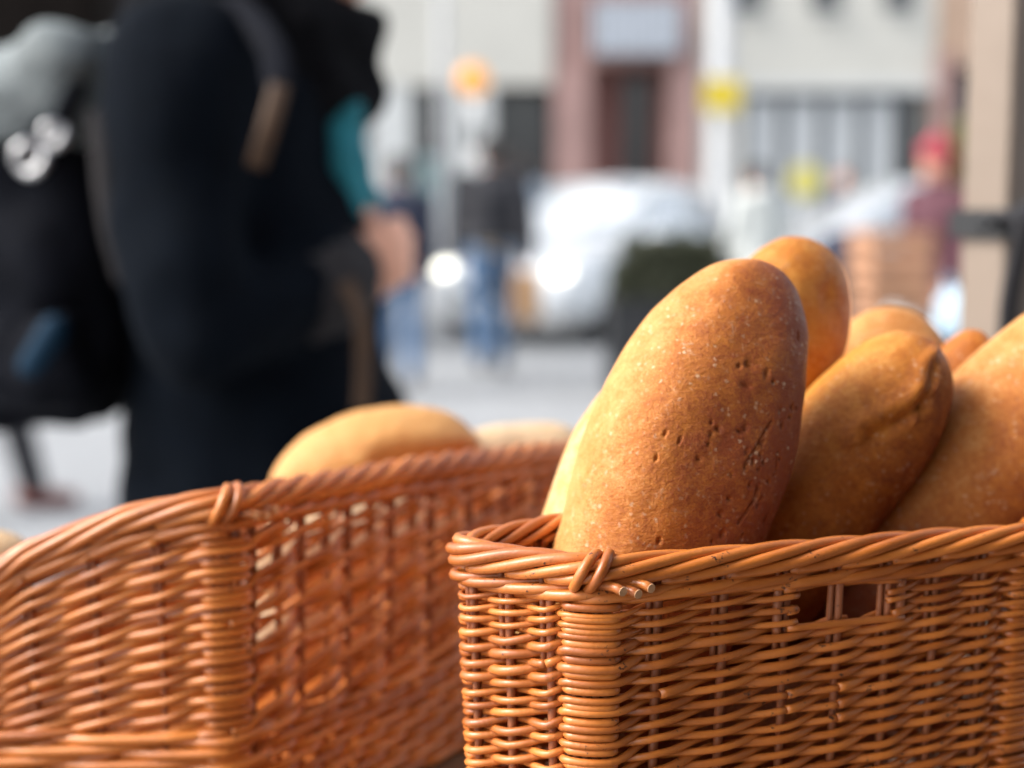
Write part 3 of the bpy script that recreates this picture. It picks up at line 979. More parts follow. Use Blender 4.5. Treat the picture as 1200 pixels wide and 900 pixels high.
# collar, scarves
k_ = MB()
for q in range(16):
    a0, a1 = 2 * math.pi * q / 16, 2 * math.pi * (q + 1) / 16
    def ring(a, lift=0.0):
        return Vector((-0.300 + 0.100 * math.cos(a), 1.74 + 0.098 * math.sin(a), 1.432 - 0.025 * math.cos(a) + lift + 0.006 * math.sin(3 * a)))
    k_.cap(ring(a0), ring(a1), 0.052, 0.052, 12)
    k_.cap(ring(a0, -0.06), ring(a1, -0.06), 0.05, 0.05, 12)
k_.ell((-0.218, 1.735, 1.395), (0.05, 0.075, 0.058))
k_.fuse("dark_scarf", M_SCARF, fp, 0.008, 3, 0.012, 22, offset=O)
k_ = MB()
k_.chain([(-0.225, 1.70, 1.365), (-0.200, 1.675, 1.31), (-0.190, 1.67, 1.24), (-0.19, 1.68, 1.19)], [0.022, 0.024, 0.022, 0.014])
k_.chain([(-0.225, 1.78, 1.365), (-0.198, 1.75, 1.30), (-0.185, 1.745, 1.22), (-0.185, 1.73, 1.175)], [0.022, 0.025, 0.020, 0.014])
k_.fuse("teal_scarf", M_TEAL, fp, 0.007, 2, 0.014, 26, offset=O)
# cuff
k_ = MB()
k_.chain([(-0.226, 1.604, 1.112), (-0.208, 1.622, 1.119), wrR + Vector((0.000, -0.002, 0.002))], [0.057, 0.058, 0.05], 20)
k_.fuse("cuff", M_CUFF, fp, 0.006, 2, 0.006, 60, offset=O)
# hair and eye
k_ = MB()
k_.ell(hc + lookm @ Vector((0, -0.025, 0.05)), (0.092, 0.105, 0.092), lookm)
k_.ell(hc + lookm @ Vector((0, -0.06, -0.06)), (0.088, 0.07, 0.12), lookm)
for q in (-1, 1):
    k_.chain([hc + lookm @ Vector((q * 0.075, 0.01, 0.03)), hc + lookm @ Vector((q * 0.085, 0.02, -0.09)), hc + lookm @ Vector((q * 0.075, 0.03, -0.16))], [0.035, 0.035, 0.02])
k_.fuse("hair", M_HAIRD, fp, 0.007, 2, 0.008, 45, offset=O)
for q in (-1, 1):
    MB().ell(hc + lookm @ Vector((q * 0.033, 0.090, 0.012)), (0.012, 0.012, 0.011), lookm).build("eye", M_EYE, fp, True, O)
# trousers and shoes
k_ = MB()
for q in (-1, 1):
    yy = 1.74 + q * 0.095
    k_.chain([(-0.315, yy, 0.86), (-0.29 + 0.04 * q, yy, 0.48), (-0.33 + 0.1 * q, yy, 0.11)], [0.10, 0.078, 0.065])
k_.fuse("trousers", M_DARKC, fp, 0.011, 2, 0.008, 12, offset=O)
for q in (-1, 1):
    yy = 1.74 + q * 0.095
    k_ = MB()
    k_.cap((-0.36 + 0.1 * q, yy, 0.05), (-0.17 + 0.1 * q, yy, 0.04), 0.048, 0.038)
    k_.cap((-0.345 + 0.1 * q, yy, 0.06), (-0.335 + 0.1 * q, yy, 0.12), 0.05, 0.055)
    k_.fuse("shoe", M_SHOE, fp, 0.009, 2, offset=O)

# backpack: a thing of its own, worn by the person
bp = thing("backpack", "black backpack with pale grey top and silver rings worn over the navy coat", "backpack", (-0.55, 1.72, 0.95))
OB = (-0.55, 1.72, 0.95)
k_ = MB()
k_.loft([(-0.555, 1.72, 0.955, 0.07, 0.12), (-0.56, 1.72, 1.0, 0.105, 0.15), (-0.565, 1.72, 1.12, 0.12, 0.16), (-0.565, 1.72, 1.24, 0.115, 0.155), (-0.555, 1.72, 1.33, 0.09, 0.145)], 36, 3.0)
k_.fuse("main_bag", M_PACK, bp, 0.008, 3, 0.016, 13, offset=OB)
k_ = MB()
k_.loft([(-0.565, 1.69, 1.275, 0.115, 0.145), (-0.54, 1.685, 1.32, 0.11, 0.145), (-0.50, 1.68, 1.365, 0.085, 0.13), (-0.465, 1.68, 1.405, 0.04, 0.10)], 36, 2.6)
k_.fuse("top_flap", M_PACKG, bp, 0.007, 3, 0.022, 15, offset=OB)
k_ = MB()
k_.loft([(-0.53, 1.58, 0.985, 0.045, 0.035), (-0.53, 1.575, 1.02, 0.06, 0.045), (-0.53, 1.58, 1.09, 0.055, 0.035)], 24, 3.0)
pk = k_.fuse("side_pocket", M_PACK, bp, 0.006, 2, 0.012, 20, offset=OB)
k_ = MB()
k_.chain([(-0.522, 1.545, 1.035), (-0.497, 1.54, 1.075)], [0.018, 0.016])
k_.fuse("bottle_cap", M_BLUEP, pk, 0.004, 1, offset=OB)
for (px, py, rr) in ((36, 186, 0.015), (64, 159, 0.010)):
    c0 = at(px, py, 1.54)
    k_ = MB()
    pts = [(c0.x + rr * math.cos(a), c0.y + 0.004 * math.sin(2 * a), c0.z + rr * math.sin(a)) for a in np.linspace(0, 2 * math.pi, 25)]
    k_.tube(pts, 0.0065, 8, False)
    k_.build("ring", M_SILVER, bp, True, OB)
    MB().tube([(c0.x, c0.y + 0.012, c0.z + rr), (c0.x + 0.01, c0.y + 0.03, c0.z + rr + 0.03), (c0.x + 0.02, c0.y + 0.05, c0.z + rr + 0.05)], 0.009, 8, True, 1.8).build("ring_loop", M_PACK, bp, True, OB)


def strap(name, pts, wdt, mat, parent, off):
    P = [Vector(p) for p in pts]
    # catmull-rom
    out = []
    for i in range(len(P) - 1):
        p0, p1, p2, p3 = P[max(i - 1, 0)], P[i], P[i + 1], P[min(i + 2, len(P) - 1)]
        for k in range(8):
            u = k / 8
            out.append(0.5 * ((2 * p1) + (p2 - p0) * u + (2 * p0 - 5 * p1 + 4 * p2 - p3) * u * u + (3 * p1 - p0 - 3 * p2 + p3) * u ** 3))
    out.append(P[-1])
    return MB().tube(out, wdt / 2, 10, True, 0.35).build(name, mat, parent, True, off)


strap("shoulder_strap", [at(300, 195, 1.50), at(314, 150, 1.485), at(328, 100, 1.50)], 0.022, M_STRAP, bp, OB)
strap("shoulder_pad", [at(328, 104, 1.505), at(318, 55, 1.53), at(280, 10, 1.58), at(215, -12, 1.64), at(150, 0, 1.69)], 0.034, M_PACK, bp, OB)
strap("side_strap", [at(112, 130, 1.56), at(118, 200, 1.53), at(128, 270, 1.52), at(145, 330, 1.53)], 0.018, M_CUFF, bp, OB)
strap("hip_strap", [at(405, 330, 1.56), at(424, 375, 1.545), at(426, 430, 1.545), at(424, 480, 1.545)], 0.020, M_STRAP, bp, OB)

# ================================================================== right side: post, crates, bags, bin, plant
Yq = 1.12
pc = at(1178, 250, Yq)
t = thing("stall_post", "beige square post with a dark clamp at the right edge", "post", (pc.x, pc.y, 0), R(27))
pm = MB()
hwid = 0.0235
prof_ = []
for cx, cy in ((1, 1), (-1, 1), (-1, -1), (1, -1)):
    for k in range(4):
        a = math.atan2(cy, cx) - math.pi / 4 + math.pi / 2 * k / 3
        prof_.append((cx * (hwid - 0.004) + 0.004 * math.cos(a), cy * (hwid - 0.004) + 0.004 * math.sin(a)))
vv = [(a, b_, z) for z in (0.004, 2.45) for a, b_ in prof_]
n = len(prof_)
mesh_obj("pole", vv, [(i, (i + 1) % n, n + (i + 1) % n, n + i) for i in range(n)] + [tuple(range(n))[::-1], tuple(range(n, 2 * n))], M_POST, t, False)
MB().box(-0.06, 0.06, -0.06, 0.06, 0, 0.02).build("base_plate", M_BLACKM, t, False)
zq = pc.z - 0.008
cl = MB()
cl.box(-0.0295, 0.0295, -0.0295, -0.0237, zq - 0.011, zq + 0.011).box(-0.0295, 0.0295, 0.0237, 0.0295, zq - 0.011, zq + 0.011)
cl.box(-0.0295, -0.0237, -0.0236, 0.0236, zq - 0.011, zq + 0.011).box(0.0237, 0.0295, -0.0236, 0.0236, zq - 0.011, zq + 0.011)
cl.build("clamp", M_BLACKM, t, False)
MB().tube([(-0.028, -0.0265, zq), (-0.048, -0.03, zq), (-0.052, -0.03, zq)], [0.004, 0.004, 0.006], 10).build("clamp_screw", M_BLACKM, t)
# dark strap tied to the clamp, hanging to the lower right
p0 = at(1196, 258, 1.085)
t2 = thing("tie_strap", "dark fabric strap hanging from the clamp on the beige post", "strap", p0[:])
strap("band", [at(1168, 262, 1.085), at(1200, 250, 1.075), at(1216, 240, 1.07)], 0.016, M_DARKC, t2, p0)
strap("tail", [at(1202, 255, 1.07), at(1194, 300, 1.07), at(1184, 350, 1.072), at(1180, 400, 1.075)], 0.016, M_DARKC, t2, p0)

# wooden crates
Yk = 7.0
xa, xb_ = bx(1022, Yk), bx(1096, Yk)
wk = (xb_ - xa)


def crate(lab, loc, rz, w_, d_, h_):
    t = thing("wooden_crate", lab, "crate", loc, rz, "wooden crates stacked in the street")
    rows = 3
    sh_ = h_ / rows
    for k in range(rows):
        za, zb = k * sh_ + 0.008, (k + 1) * sh_ - 0.012
        for nm, bb in (("slat", (-w_ / 2, w_ / 2, -d_ / 2, -d_ / 2 + 0.012)), ("slat", (-w_ / 2, w_ / 2, d_ / 2 - 0.012, d_ / 2)),
                       ("slat", (-w_ / 2, -w_ / 2 + 0.012, -d_ / 2 + 0.013, d_ / 2 - 0.013)), ("slat", (w_ / 2 - 0.012, w_ / 2, -d_ / 2 + 0.013, d_ / 2 - 0.013))):
            MB().box(*bb, za, zb).build(nm, M_WOOD, t, False)
    for sx in (-1, 1):
        for sy in (-1, 1):
            x_, y_ = sx * (w_ / 2 - 0.03), sy * (d_ / 2 - 0.03)
            MB().box(x_ - 0.016, x_ + 0.016, y_ - 0.016, y_ + 0.016, 0.012, h_ - 0.002).build("corner_post", M_WOOD, t, False)
    MB().box(-w_ / 2 + 0.014, w_ / 2 - 0.014, -d_ / 2 + 0.014, d_ / 2 - 0.014, 0.0, 0.011).build("base", M_WOOD, t, False)
    return t


zc0 = 0.0
for k, lab in enumerate(("lowest slatted wooden crate of the stack in the street", "second slatted wooden crate up in the street stack", "third slatted wooden crate up in the street stack", "topmost slatted wooden crate of the street stack")):
    crate(lab, ((xa + xb_) / 2 + 0.006 * (-1) ** k, Yk + 0.25, zc0), R((-3, 2, -1, 3)[k]), wk, 0.40, 0.28)
    zc0 += 0.281
# white sack and blue plastic bag in front
t = thing("white_sack", "white sack slumped in front of the wooden crates", "sack", (bx(1055, 6.3), 6.3, 0))
k_ = MB()
k_.loft([(0, 0, 0.0, 0.16, 0.14), (0, 0, 0.1, 0.2, 0.17), (0, 0, 0.4, 0.18, 0.15), (0.01, 0, 0.66, 0.14, 0.12), (0.01, 0, 0.78, 0.06, 0.05)], 30)
k_.fuse("sack_body", M_SACK, t, 0.015, 2, 0.03, 9)
MB().tube([(0.01 + 0.06 * math.cos(a), 0.055 * math.sin(a), 0.77) for a in np.linspace(0, 2 * math.pi, 18)], 0.008, 6, False).build("tie", M_TWIG, t)
tb = at(1122, 395, 5.6)
t = thing("folding_stool", "low dark stool carrying the pale blue plastic bag", "stool", (tb.x, tb.y, 0))
MB().box(-0.16, 0.16, -0.14, 0.14, tb.z - 0.03, tb.z - 0.002).build("seat", M_NAVY, t, False)
for sx in (-1, 1):
    for sy in (-1, 1):
        MB().tube([(sx * 0.15, sy * 0.13, 0), (sx * 0.13, sy * 0.11, tb.z - 0.031)], 0.012, 8).build("leg", M_BLACKM, t)
t = thing("plastic_bag", "pale blue plastic bag full of shopping on the low stool", "bag", tb[:])
k_ = MB()
k_.loft([(0, 0, 0.0, 0.06, 0.06), (0, 0, 0.03, 0.085, 0.07), (0, 0, 0.12, 0.08, 0.07), (0.0, 0, 0.18, 0.05, 0.04)], 26)
k_.cap((-0.03, 0, 0.17), (-0.045, 0, 0.235), 0.018, 0.01)
k_.cap((0.03, 0, 0.17), (0.045, 0, 0.235), 0.018, 0.01)
k_.fuse("bag_body", M_BAGB, t, 0.008, 2, 0.02, 17)

# litter bin
Yl = 7.6
t = thing("litter_bin", "dark navy litter bin left of the wooden crates", "litter bin", (bx(990, Yl), Yl, 0))
MB().loft([(0, 0, 0.03, 0.125, 0.125), (0, 0, 0.06, 0.14, 0.14), (0, 0, 0.9, 0.152, 0.152)], 32, 4.0).build("bin_body", M_NAVY, t)
MB().loft([(0, 0, 0.903, 0.158, 0.158), (0, 0, 0.96, 0.158, 0.158), (0, 0, 1.08, 0.12, 0.12), (0, 0, 1.11, 0.05, 0.05)], 32, 4.0).build("lid", M_NAVY, t)
MB().box(-0.09, 0.09, -0.166, -0.15, 0.74, 0.84).build("slot", M_BLACKM, t, False)
MB().loft([(0, 0, 0, 0.13, 0.13), (0, 0, 0.028, 0.13, 0.13)], 24, 4.0).build("base", M_BLACKM, t)

# potted shrub
Ys = 9.2
t = thing("potted_shrub", "olive green potted shrub beside the beige stall post", "plant", (bx(1124, Ys), Ys, 0))
MB().loft([(0, 0, 0, 0.15, 0.15), (0, 0, 0.38, 0.21, 0.21), (0, 0, 0.40, 0.225, 0.225), (0, 0, 0.45, 0.225, 0.225)], 28).build("pot", M_DARKC, t)
MB().tube([(0, 0, 0.40), (0.01, 0.01, 0.8), (0, -0.01, 1.2), (0.01, 0, 1.55)], [0.03, 0.024, 0.016, 0.008], 8).build("trunk", M_TWIG, t)


def shrub_pt():
    z = random.uniform(0.62, 1.78)
    r = 0.23 * math.sin(math.pi * min(max((z - 0.5) / 1.4, 0), 1)) ** 0.6 * (0.7 + 0.5 * noise.noise(Vector((z * 4, 0, 0))))
    a = random.uniform(0, 2 * math.pi)
    r *= math.sqrt(random.random())
    return r * math.cos(a), r * math.sin(a), z


fo = leaf_cloud(2600, shrub_pt, 0.035).build("foliage", M_LEAF2, t, False)
fo["kind"] = "stuff"

# ================================================================== the stall table
TZ = 0.885
t = thing("market_table", "brown plank market table carrying the bread baskets", "table", (0.0, 0.72, 0))
for q in range(6):
    ya = 0.36 + q * 0.105
    box_part("plank", t, M_TABLE, -0.75, 0.95, ya, ya + 0.1, TZ - 0.03, TZ - random.uniform(0, 0.0015), (0, 0.72, 0))
for sx in (-0.68, 0.88):
    for sy in (0.42, 0.94):
        box_part("leg", t, M_TABLE, sx - 0.03, sx + 0.03, sy - 0.03, sy + 0.03, 0, TZ - 0.0305, (0, 0.72, 0))
box_part("apron", t, M_TABLE, -0.64, 0.84, 0.40, 0.42, TZ - 0.11, TZ - 0.0305, (0, 0.72, 0))


# added shelter, out of view: canvas and boards that shade loaf and basket fronts
t = thing("shade_shelter", "unseen dark canvas and boards added to shade the table", "light blocker", (0.3, -0.4, 0))
OS = (0.3, -0.4, 0)
cn = MB()
for q in range(8):
    xa_ = -0.55 + q * 0.25
    zq_ = 2.42 + 0.05 * math.sin(q * 0.9)
    MB().box(xa_, xa_ + 0.248, -1.75, 0.42, 2.46, 2.475).build("shade_strip", M_SHADE, t, False, OS)
for q in range(5):
    MB().box(-0.55, 1.40, -1.80, -1.77, 0.02 + q * 0.49, 0.02 + q * 0.49 + 0.48).build("shade_back", M_SHADE, t, False, OS)
    MB().box(1.41, 1.44, -1.75, 0.55, 0.02 + q * 0.49, 0.02 + q * 0.49 + 0.48).build("shade_side", M_SHADE, t, False, OS)
for px_, py_ in ((-0.5, -1.72), (1.37, -1.72), (1.37, 0.52)):
    MB().box(px_ - 0.025, px_ + 0.025, py_ - 0.025, py_ + 0.025, 0, 2.455).build("shade_pole", M_POST, t, False, OS)


# ================================================================== wicker
class Wall:
    """the closed line of a basket seen from above, run counter-clockwise"""

    def __init__(self, poly, radii, zr, zb, batter):
        pts = []
        n = len(poly)
        for i in range(n):
            p, a, c = Vector(poly[i]), Vector(poly[i - 1]), Vector(poly[(i + 1) % n])
            r = radii[i]
            d1, d2 = (a - p).normalized(), (c - p).normalized()
            p1, p2 = p + d1 * r, p + d2 * r
            for k in range(9):
                u = k / 8
                pts.append((1 - u) ** 2 * p1 + 2 * u * (1 - u) * p + u * u * p2)
        P = np.array([(q.x, q.y) for q in pts])
        # dense resample
        C = np.vstack([P, P[:1]])
        L = np.concatenate([[0], np.cumsum(np.linalg.norm(np.diff(C, axis=0), axis=1))])
        self.len = L[-1]
        m = 1200
        ss = np.linspace(0, self.len, m, endpoint=False)
        self.X = np.interp(ss, L, C[:, 0])
        self.Y = np.interp(ss, L, C[:, 1])
        T = np.stack([np.roll(self.X, -6) - np.roll(self.X, 6), np.roll(self.Y, -6) - np.roll(self.Y, 6)], 1)
        T /= np.linalg.norm(T, axis=1)[:, None]
        self.T = T
        self.m = m
        self.zr, self.zb, self.batter = zr, zb, batter

    def s_of(self, p):
        d = (self.X - p[0]) ** 2 + (self.Y - p[1]) ** 2
        return int(np.argmin(d)) / self.m * self.len

    def pos(self, s, z, off):
        s = np.asarray(s, float)
        i = (s / self.len * self.m) % self.m
        i0 = np.floor(i).astype(int) % self.m
        i1 = (i0 + 1) % self.m
        u = i - np.floor(i)
        x = self.X[i0] * (1 - u) + self.X[i1] * u
        y = self.Y[i0] * (1 - u) + self.Y[i1] * u
        tx = self.T[i0, 0] * (1 - u) + self.T[i1, 0] * u
        ty = self.T[i0, 1] * (1 - u) + self.T[i1, 1] * u
        o = np.asarray(off) - self.batter * (self.ztop(s) - np.asarray(z))
        return np.stack([x + ty * o, y - tx * o, np.broadcast_to(z, x.shape)], 1)

    def ztop(self, s):
        return self.zr(np.asarray(s, float) % self.len)


def smooth(u):
    return u * u * (3 - 2 * u)


def basket(name, label, wall, posts, spacing, lev_h, rod_r, stake_r, base_lev, hole=None, twill=None, top_thin=0, mat=M_WICK, group=None, post_half=0.010, rim_r=0.0020, rim_amp=0.0048, wale_r=0.0022):
    """posts: arc lengths of the wrapped corner posts; spacing: [(s0, s1, d)] stake spacing by stretch between posts"""
    cx, cy = wall.X.mean(), wall.Y.mean()
    root = thing(name, label, "basket", (cx, cy, wall.zb), 0, group)
    off = (cx, cy, wall.zb)
    # stake positions
    S_, is_post = [], []
    for (s0, s1, d) in spacing:
        ln = (s1 - s0) % wall.len
        k = max(2, round(ln / d))
        for q in range(k):
            S_.append(s0 + ln * q / k)
            is_post.append(q == 0 and any(abs((s0 - p_) % wall.len) < 1e-6 for p_ in posts))
    N = len(S_)
    S_ = np.array(S_)

    def sj(j):
        return S_[j % N] + wall.len * (j // N) - (wall.len if False else 0)
    # make sure the sequence increases
    base = S_[0]
    S_ = base + ((S_ - base) % wall.len)

    def zt(s, tt):
        """height tt (0 base .. 1 under the rim) at arc s"""
        return wall.zb + (wall.ztop(s) - wall.zb) * tt
    H = float(wall.ztop(posts[0]) - wall.zb)
    zh_rim = 0.0115          # the border takes this much below the top
    wale_h = 0.0085
    usable = H - zh_rim - wale_h
    # levels
    hs = []
    acc = 0.004
    while acc < usable:
        top = usable - acc < top_thin
        hs.append((acc, top))
        acc += lev_h * (0.78 if top else 1.0)
    fit = (usable + 0.0004) / hs[-1][0]          # the rows fill the wall right up to the waling
    hs = [(a * fit, b_) for a, b_ in hs]
    NL = len(hs)
    lev = np.array([a for a, _ in hs]) / H
    thin = [b_ for _, b_ in hs]

    def inhole(s, z):
        if not hole:
            return False
        s = (s - hole[0]) % wall.len
        return s < (hole[1] - hole[0]) and hole[2] < z < hole[3]

    # ---- stakes
    for j in range(N):
        if is_post[j]:
            k_ = MB()
            for q in (-0.72, -0.24, 0.24, 0.72):
                z = np.linspace(wall.zb, float(wall.ztop(S_[j])) - 0.006, 10)
                k_.tube(wall.pos(np.full(10, S_[j] + q * post_half), z, 0.0), stake_r * 0.95, 8)
            k_.build("corner_post", M_STAKE, root, True, off)
            continue
        z = np.linspace(wall.zb, float(wall.ztop(S_[j])) - 0.004, 14)
        jit = random.uniform(-0.0006, 0.0006)
        MB().tube(wall.pos(np.full(14, S_[j] + jit), z, 0.0), stake_r * random.uniform(0.92, 1.08), 8).build("stake", M_STAKE, root, True, off)
        z = np.linspace(float(wall.ztop(S_[j])) - 0.046, float(wall.ztop(S_[j])) - 0.005, 8)
        MB().tube(wall.pos(np.full(8, S_[j] + jit - stake_r * 1.9), z, -0.0003), stake_r * 0.72, 8).build("bye_stake", M_STAKE, root, True, off)

    # ---- weaving rods: each climbs one level for every stake it passes (French rand)
    amp = stake_r + rod_r * 0.80
    SUB = 8
    zj = {}

    def rod_points(i, m0, m1):
        s_l, z_l, o_l, r_l = [], [], [], []
        for m in range(m0, m1):
            j = i + m
            sa, sb = S_[j % N] + wall.len * (j // N), S_[(j + 1) % N] + wall.len * ((j + 1) // N)
            pa, pb_ = is_post[j % N], is_post[(j + 1) % N]
            fa, fb = (1 if m % 2 else -1), (1 if (m + 1) % 2 else -1)
            tw = 1.0
            if twill and 0.004 < (sa - twill[0]) % wall.len < twill[1]:
                # long floats: one strand over three and behind one, the next the other way about
                fa = (-1.0 if m % 4 == 0 else 1.0) if i % 2 == 0 else (1.0 if m % 4 == 2 else -1.0)
                tw = 0.92
            if twill and 0.004 < (sb - twill[0]) % wall.len < twill[1]:
                fb = (-1.0 if (m + 1) % 4 == 0 else 1.0) if i % 2 == 0 else (1.0 if (m + 1) % 4 == 2 else -1.0)
            aa = amp * fa * (1.0 if not pa else 1.05) + 0.0004
            ab = amp * fb * (1.0 if not pb_ else 1.05) + 0.0004
            la, lb = lev[m], lev[min(m + 1, NL - 1)]
            ja = zj.setdefault((m, j % N), random.gauss(0, 0.00055))
            jb = zj.setdefault((m + 1, (j + 1) % N), random.gauss(0, 0.00055))
            ha, hb = (post_half if pa else 0.0), (post_half if pb_ else 0.0)
            for k in range(SUB + (1 if m == m1 - 1 else 0)):
                u = k / SUB
                s = sa + (sb - sa) * u
                # hold level across the width of a post
                span = (sb - sa) - ha - hb
                uu = min(max((u * (sb - sa) - ha) / span, 0), 1)
                e = 0.5 - 0.5 * math.cos(math.pi * uu)
                ez = 0.8 * uu + 0.2 * smooth(uu)
                s_l.append(s)
                z_l.append(float(zt(s, la + (lb - la) * ez)) + ja + (jb - ja) * ez)
                o_l.append(aa + (ab - aa) * e)
                r_l.append(rod_r * tw * (0.80 if thin[m] else 1.0))
        return np.array(s_l), np.array(z_l), np.array(o_l), np.array(r_l)

    for i in range(N):
        m = 0
        first = random.randint(6, 14)
        while m < NL - 1:
            ln = first if m == 0 else random.randint(10, 16)
            m1 = min(m + ln, NL - 1)
            if NL - 1 - m1 < 4:
                m1 = NL - 1
            s, z, o, r = rod_points(i, m, m1)
            k = len(s)
            r = r * np.linspace(1.08, 0.86, k) * random.uniform(0.86, 1.12)
            runs, cur = [], []
            for q in range(k):
                if inhole(s[q], z[q]):
                    if len(cur) > 2:
                        runs.append(cur)
                    cur = []
                else:
                    cur.append(q)
            if len(cur) > 2:
                runs.append(cur)
            for run in runs:
                ix = np.array(run)
                MB().tube(wall.pos(s[ix], z[ix], o[ix]), r[ix], 8).build("weaver", mat, root, True, off)
            m = m1

    # ---- extra wraps that pack the corner posts
    for j in range(N):
        if not is_post[j]:
            continue
        for m in range(2, NL, 2):
            a = np.linspace(-1, 1, 15)
            s = S_[j] + a * (post_half + rod_r * 1.3)
            e = np.clip((1 - np.abs(a)) / 0.22, 0, 1)
            o = amp * 1.05 * (-0.7 + 1.7 * np.sin(e * math.pi / 2))
            z = zt(s, lev[m]) + random.gauss(0, 0.0002)
            MB().tube(wall.pos(s, z, o), rod_r * random.uniform(0.9, 1.04), 8).build("corner_wrap", mat, root, True, off)

    # ---- waling under the border: thick rods over two stakes
    for j in range(N):
        s0, s3 = S_[j], S_[(j + 3) % N] + wall.len * ((j + 3) // N)
        kk = 26
        u = np.linspace(0, 1, kk)
        sst = [S_[(j + q) % N] + wall.len * ((j + q) // N) for q in range(4)]
        s = np.interp(u, [0, 1 / 3, 2 / 3, 1], sst)
        o = np.interp(u, [0, 0.2, 0.36, 0.64, 0.82, 1], [-amp, 0.0, amp * 1.1, amp * 1.1, 0.0, -amp])
        o = np.convolve(np.pad(o, 3, mode='edge'), np.ones(7) / 7, 'valid')
        zc_ = wall.ztop(s) - zh_rim - wale_h + 0.0012 + (wale_h - 0.002) * u
        MB().tube(wall.pos(s, zc_ + random.gauss(0, 0.0003), o), wale_r * np.linspace(1.1, 0.8, kk) * random.uniform(0.94, 1.06), 8).build("waling_rod", mat, root, True, off)

    # ---- border: each stake laid over and twisted into a rope
    for j in range(N):
        kk = 34
        u = np.linspace(0, 1, kk)
        q4 = 5
        sst = [S_[(j + q) % N] + wall.len * ((j + q) // N) for q in range(q4 + 1)]
        s = np.interp(u, np.linspace(0, 1, q4 + 1), sst)
        ang = R(-75) + u * R(300)
        ra = rim_amp * (0.95 + 0.1 * random.random())
        o = ra * np.cos(ang) * 0.98
        zc_ = wall.ztop(s) - 0.0068 + ra * np.sin(ang) * 0.92
        MB().tube(wall.pos(s, zc_, o), rim_r * np.concatenate([np.linspace(1.1, 1.12, 18), np.linspace(1.1, 0.75, 16)]) * random.uniform(0.93, 1.07), 8).build("rim_strand", mat, root, True, off)

    # ---- knots of the border over the corner posts, with the cut ends beside them
    for j in range(N):
        if not is_post[j]:
            continue
        for q, ds in enumerate((-0.0075, -0.0025)):
            u = np.linspace(0, 1, 24)
            ang = R(-105) + u * R(290)
            o = (rim_amp + rim_r * (1.05 + 0.1 * q)) * np.cos(ang)
            s = S_[j] + ds + 0.013 * u
            zc_ = wall.ztop(s) - 0.0068 + (rim_amp + rim_r * 0.75) * np.sin(ang)
            MB().tube(wall.pos(s, zc_, o), rim_r * 1.05, 8).build("border_knot", mat, root, True, off)
        for q in range(3):
            s = S_[j] + np.interp([0, .2, .4, .6, .8, 1], [0, .6, .8, 1], [-0.010, 0.0045 + 0.0052 * q, 0.0068 + 0.0052 * q, 0.0078 + 0.0052 * q])
            zc_ = wall.ztop(s) - 0.0112 - (0.0016 if q == 1 else 0) + np.linspace(0.002, 0, 6)
            o = np.interp([0, .2, .4, .6, .8, 1], [0, 0.5, 1], [-0.002, rim_amp * 0.6, rim_amp + 0.0072 - 0.0006 * q])
            e_ = MB().tube(wall.pos(s, zc_, o), rim_r * 0.9, 10).build("cut_rod", mat, root, True, off)
            p = wall.pos(s[-2:], zc_[-2:], o[-2:])
            d = (p[1] - p[0]) / np.linalg.norm(p[1] - p[0])
            MB().tube([p[1] + d * 0.0001, p[1] + d * 0.0005], rim_r * 0.87, 10).build("cut_end", M_CUT, e_, False, off)

    # ---- thick rods round the foot and the woven floor
    for q in range(base_lev):
        for j in range(q % 2, N, 2):
            sst = [S_[(j + k) % N] + wall.len * ((j + k) // N) for k in range(4)]
            u = np.linspace(0, 1, 20)
            s = np.interp(u, [0, 1 / 3, 2 / 3, 1], sst)
            o = np.interp(u, [0, 0.3, 0.7, 1], [-amp * 0.4, amp * 1.7, amp * 1.7, -amp * 0.4])
            zc_ = wall.zb + 0.003 + q * 0.0062 + 0.005 * u + 0 * s
            MB().tube(wall.pos(s, zc_, o), wale_r * 1.1 * np.linspace(1.1, 0.8, 20), 8).build("foot_rod", mat, root, True, off)
    k_ = MB()
    fp_ = wall.pos(np.linspace(0, wall.len, 60, endpoint=False), wall.zb + 0.004, -0.004)
    k_.add(fp_.tolist() + (fp_ + np.array([0, 0, 0.004])).tolist(), [tuple(range(60))[::-1], tuple(range(60, 120))] + [(i, (i + 1) % 60, 60 + (i + 1) % 60, 60 + i) for i in range(60)])
    k_.build("base", mat, root, False, off)
    return root, S_, is_post


# --- front basket ---------------------------------------------------
ZR = atz(693, 655, 0).z if False else CAM_Z - 0.1215
p0 = atz(693, 650, ZR)
p1 = atz(1212, 610, ZR)
pl = atz(521, 626, ZR)
pq = atz(642, 602, ZR)
u = (p1 - p0).normalized()
nrm_in = Vector((-u.y, u.x, 0))
mid = (p0 + p1) / 2


def mirror(p):
    d = p - mid
    return mid + u * (-d.dot(u)) + nrm_in * d.dot(nrm_in)


dirb = (pq - pl).normalized()
pbl = pl + dirb * 0.155
depth = (pbl - mid).dot(nrm_in)
pr = p1 + Vector((math.cos(R(44)), math.sin(R(44)), 0)) * 0.05
pbl2 = pl + dirb * 0.02
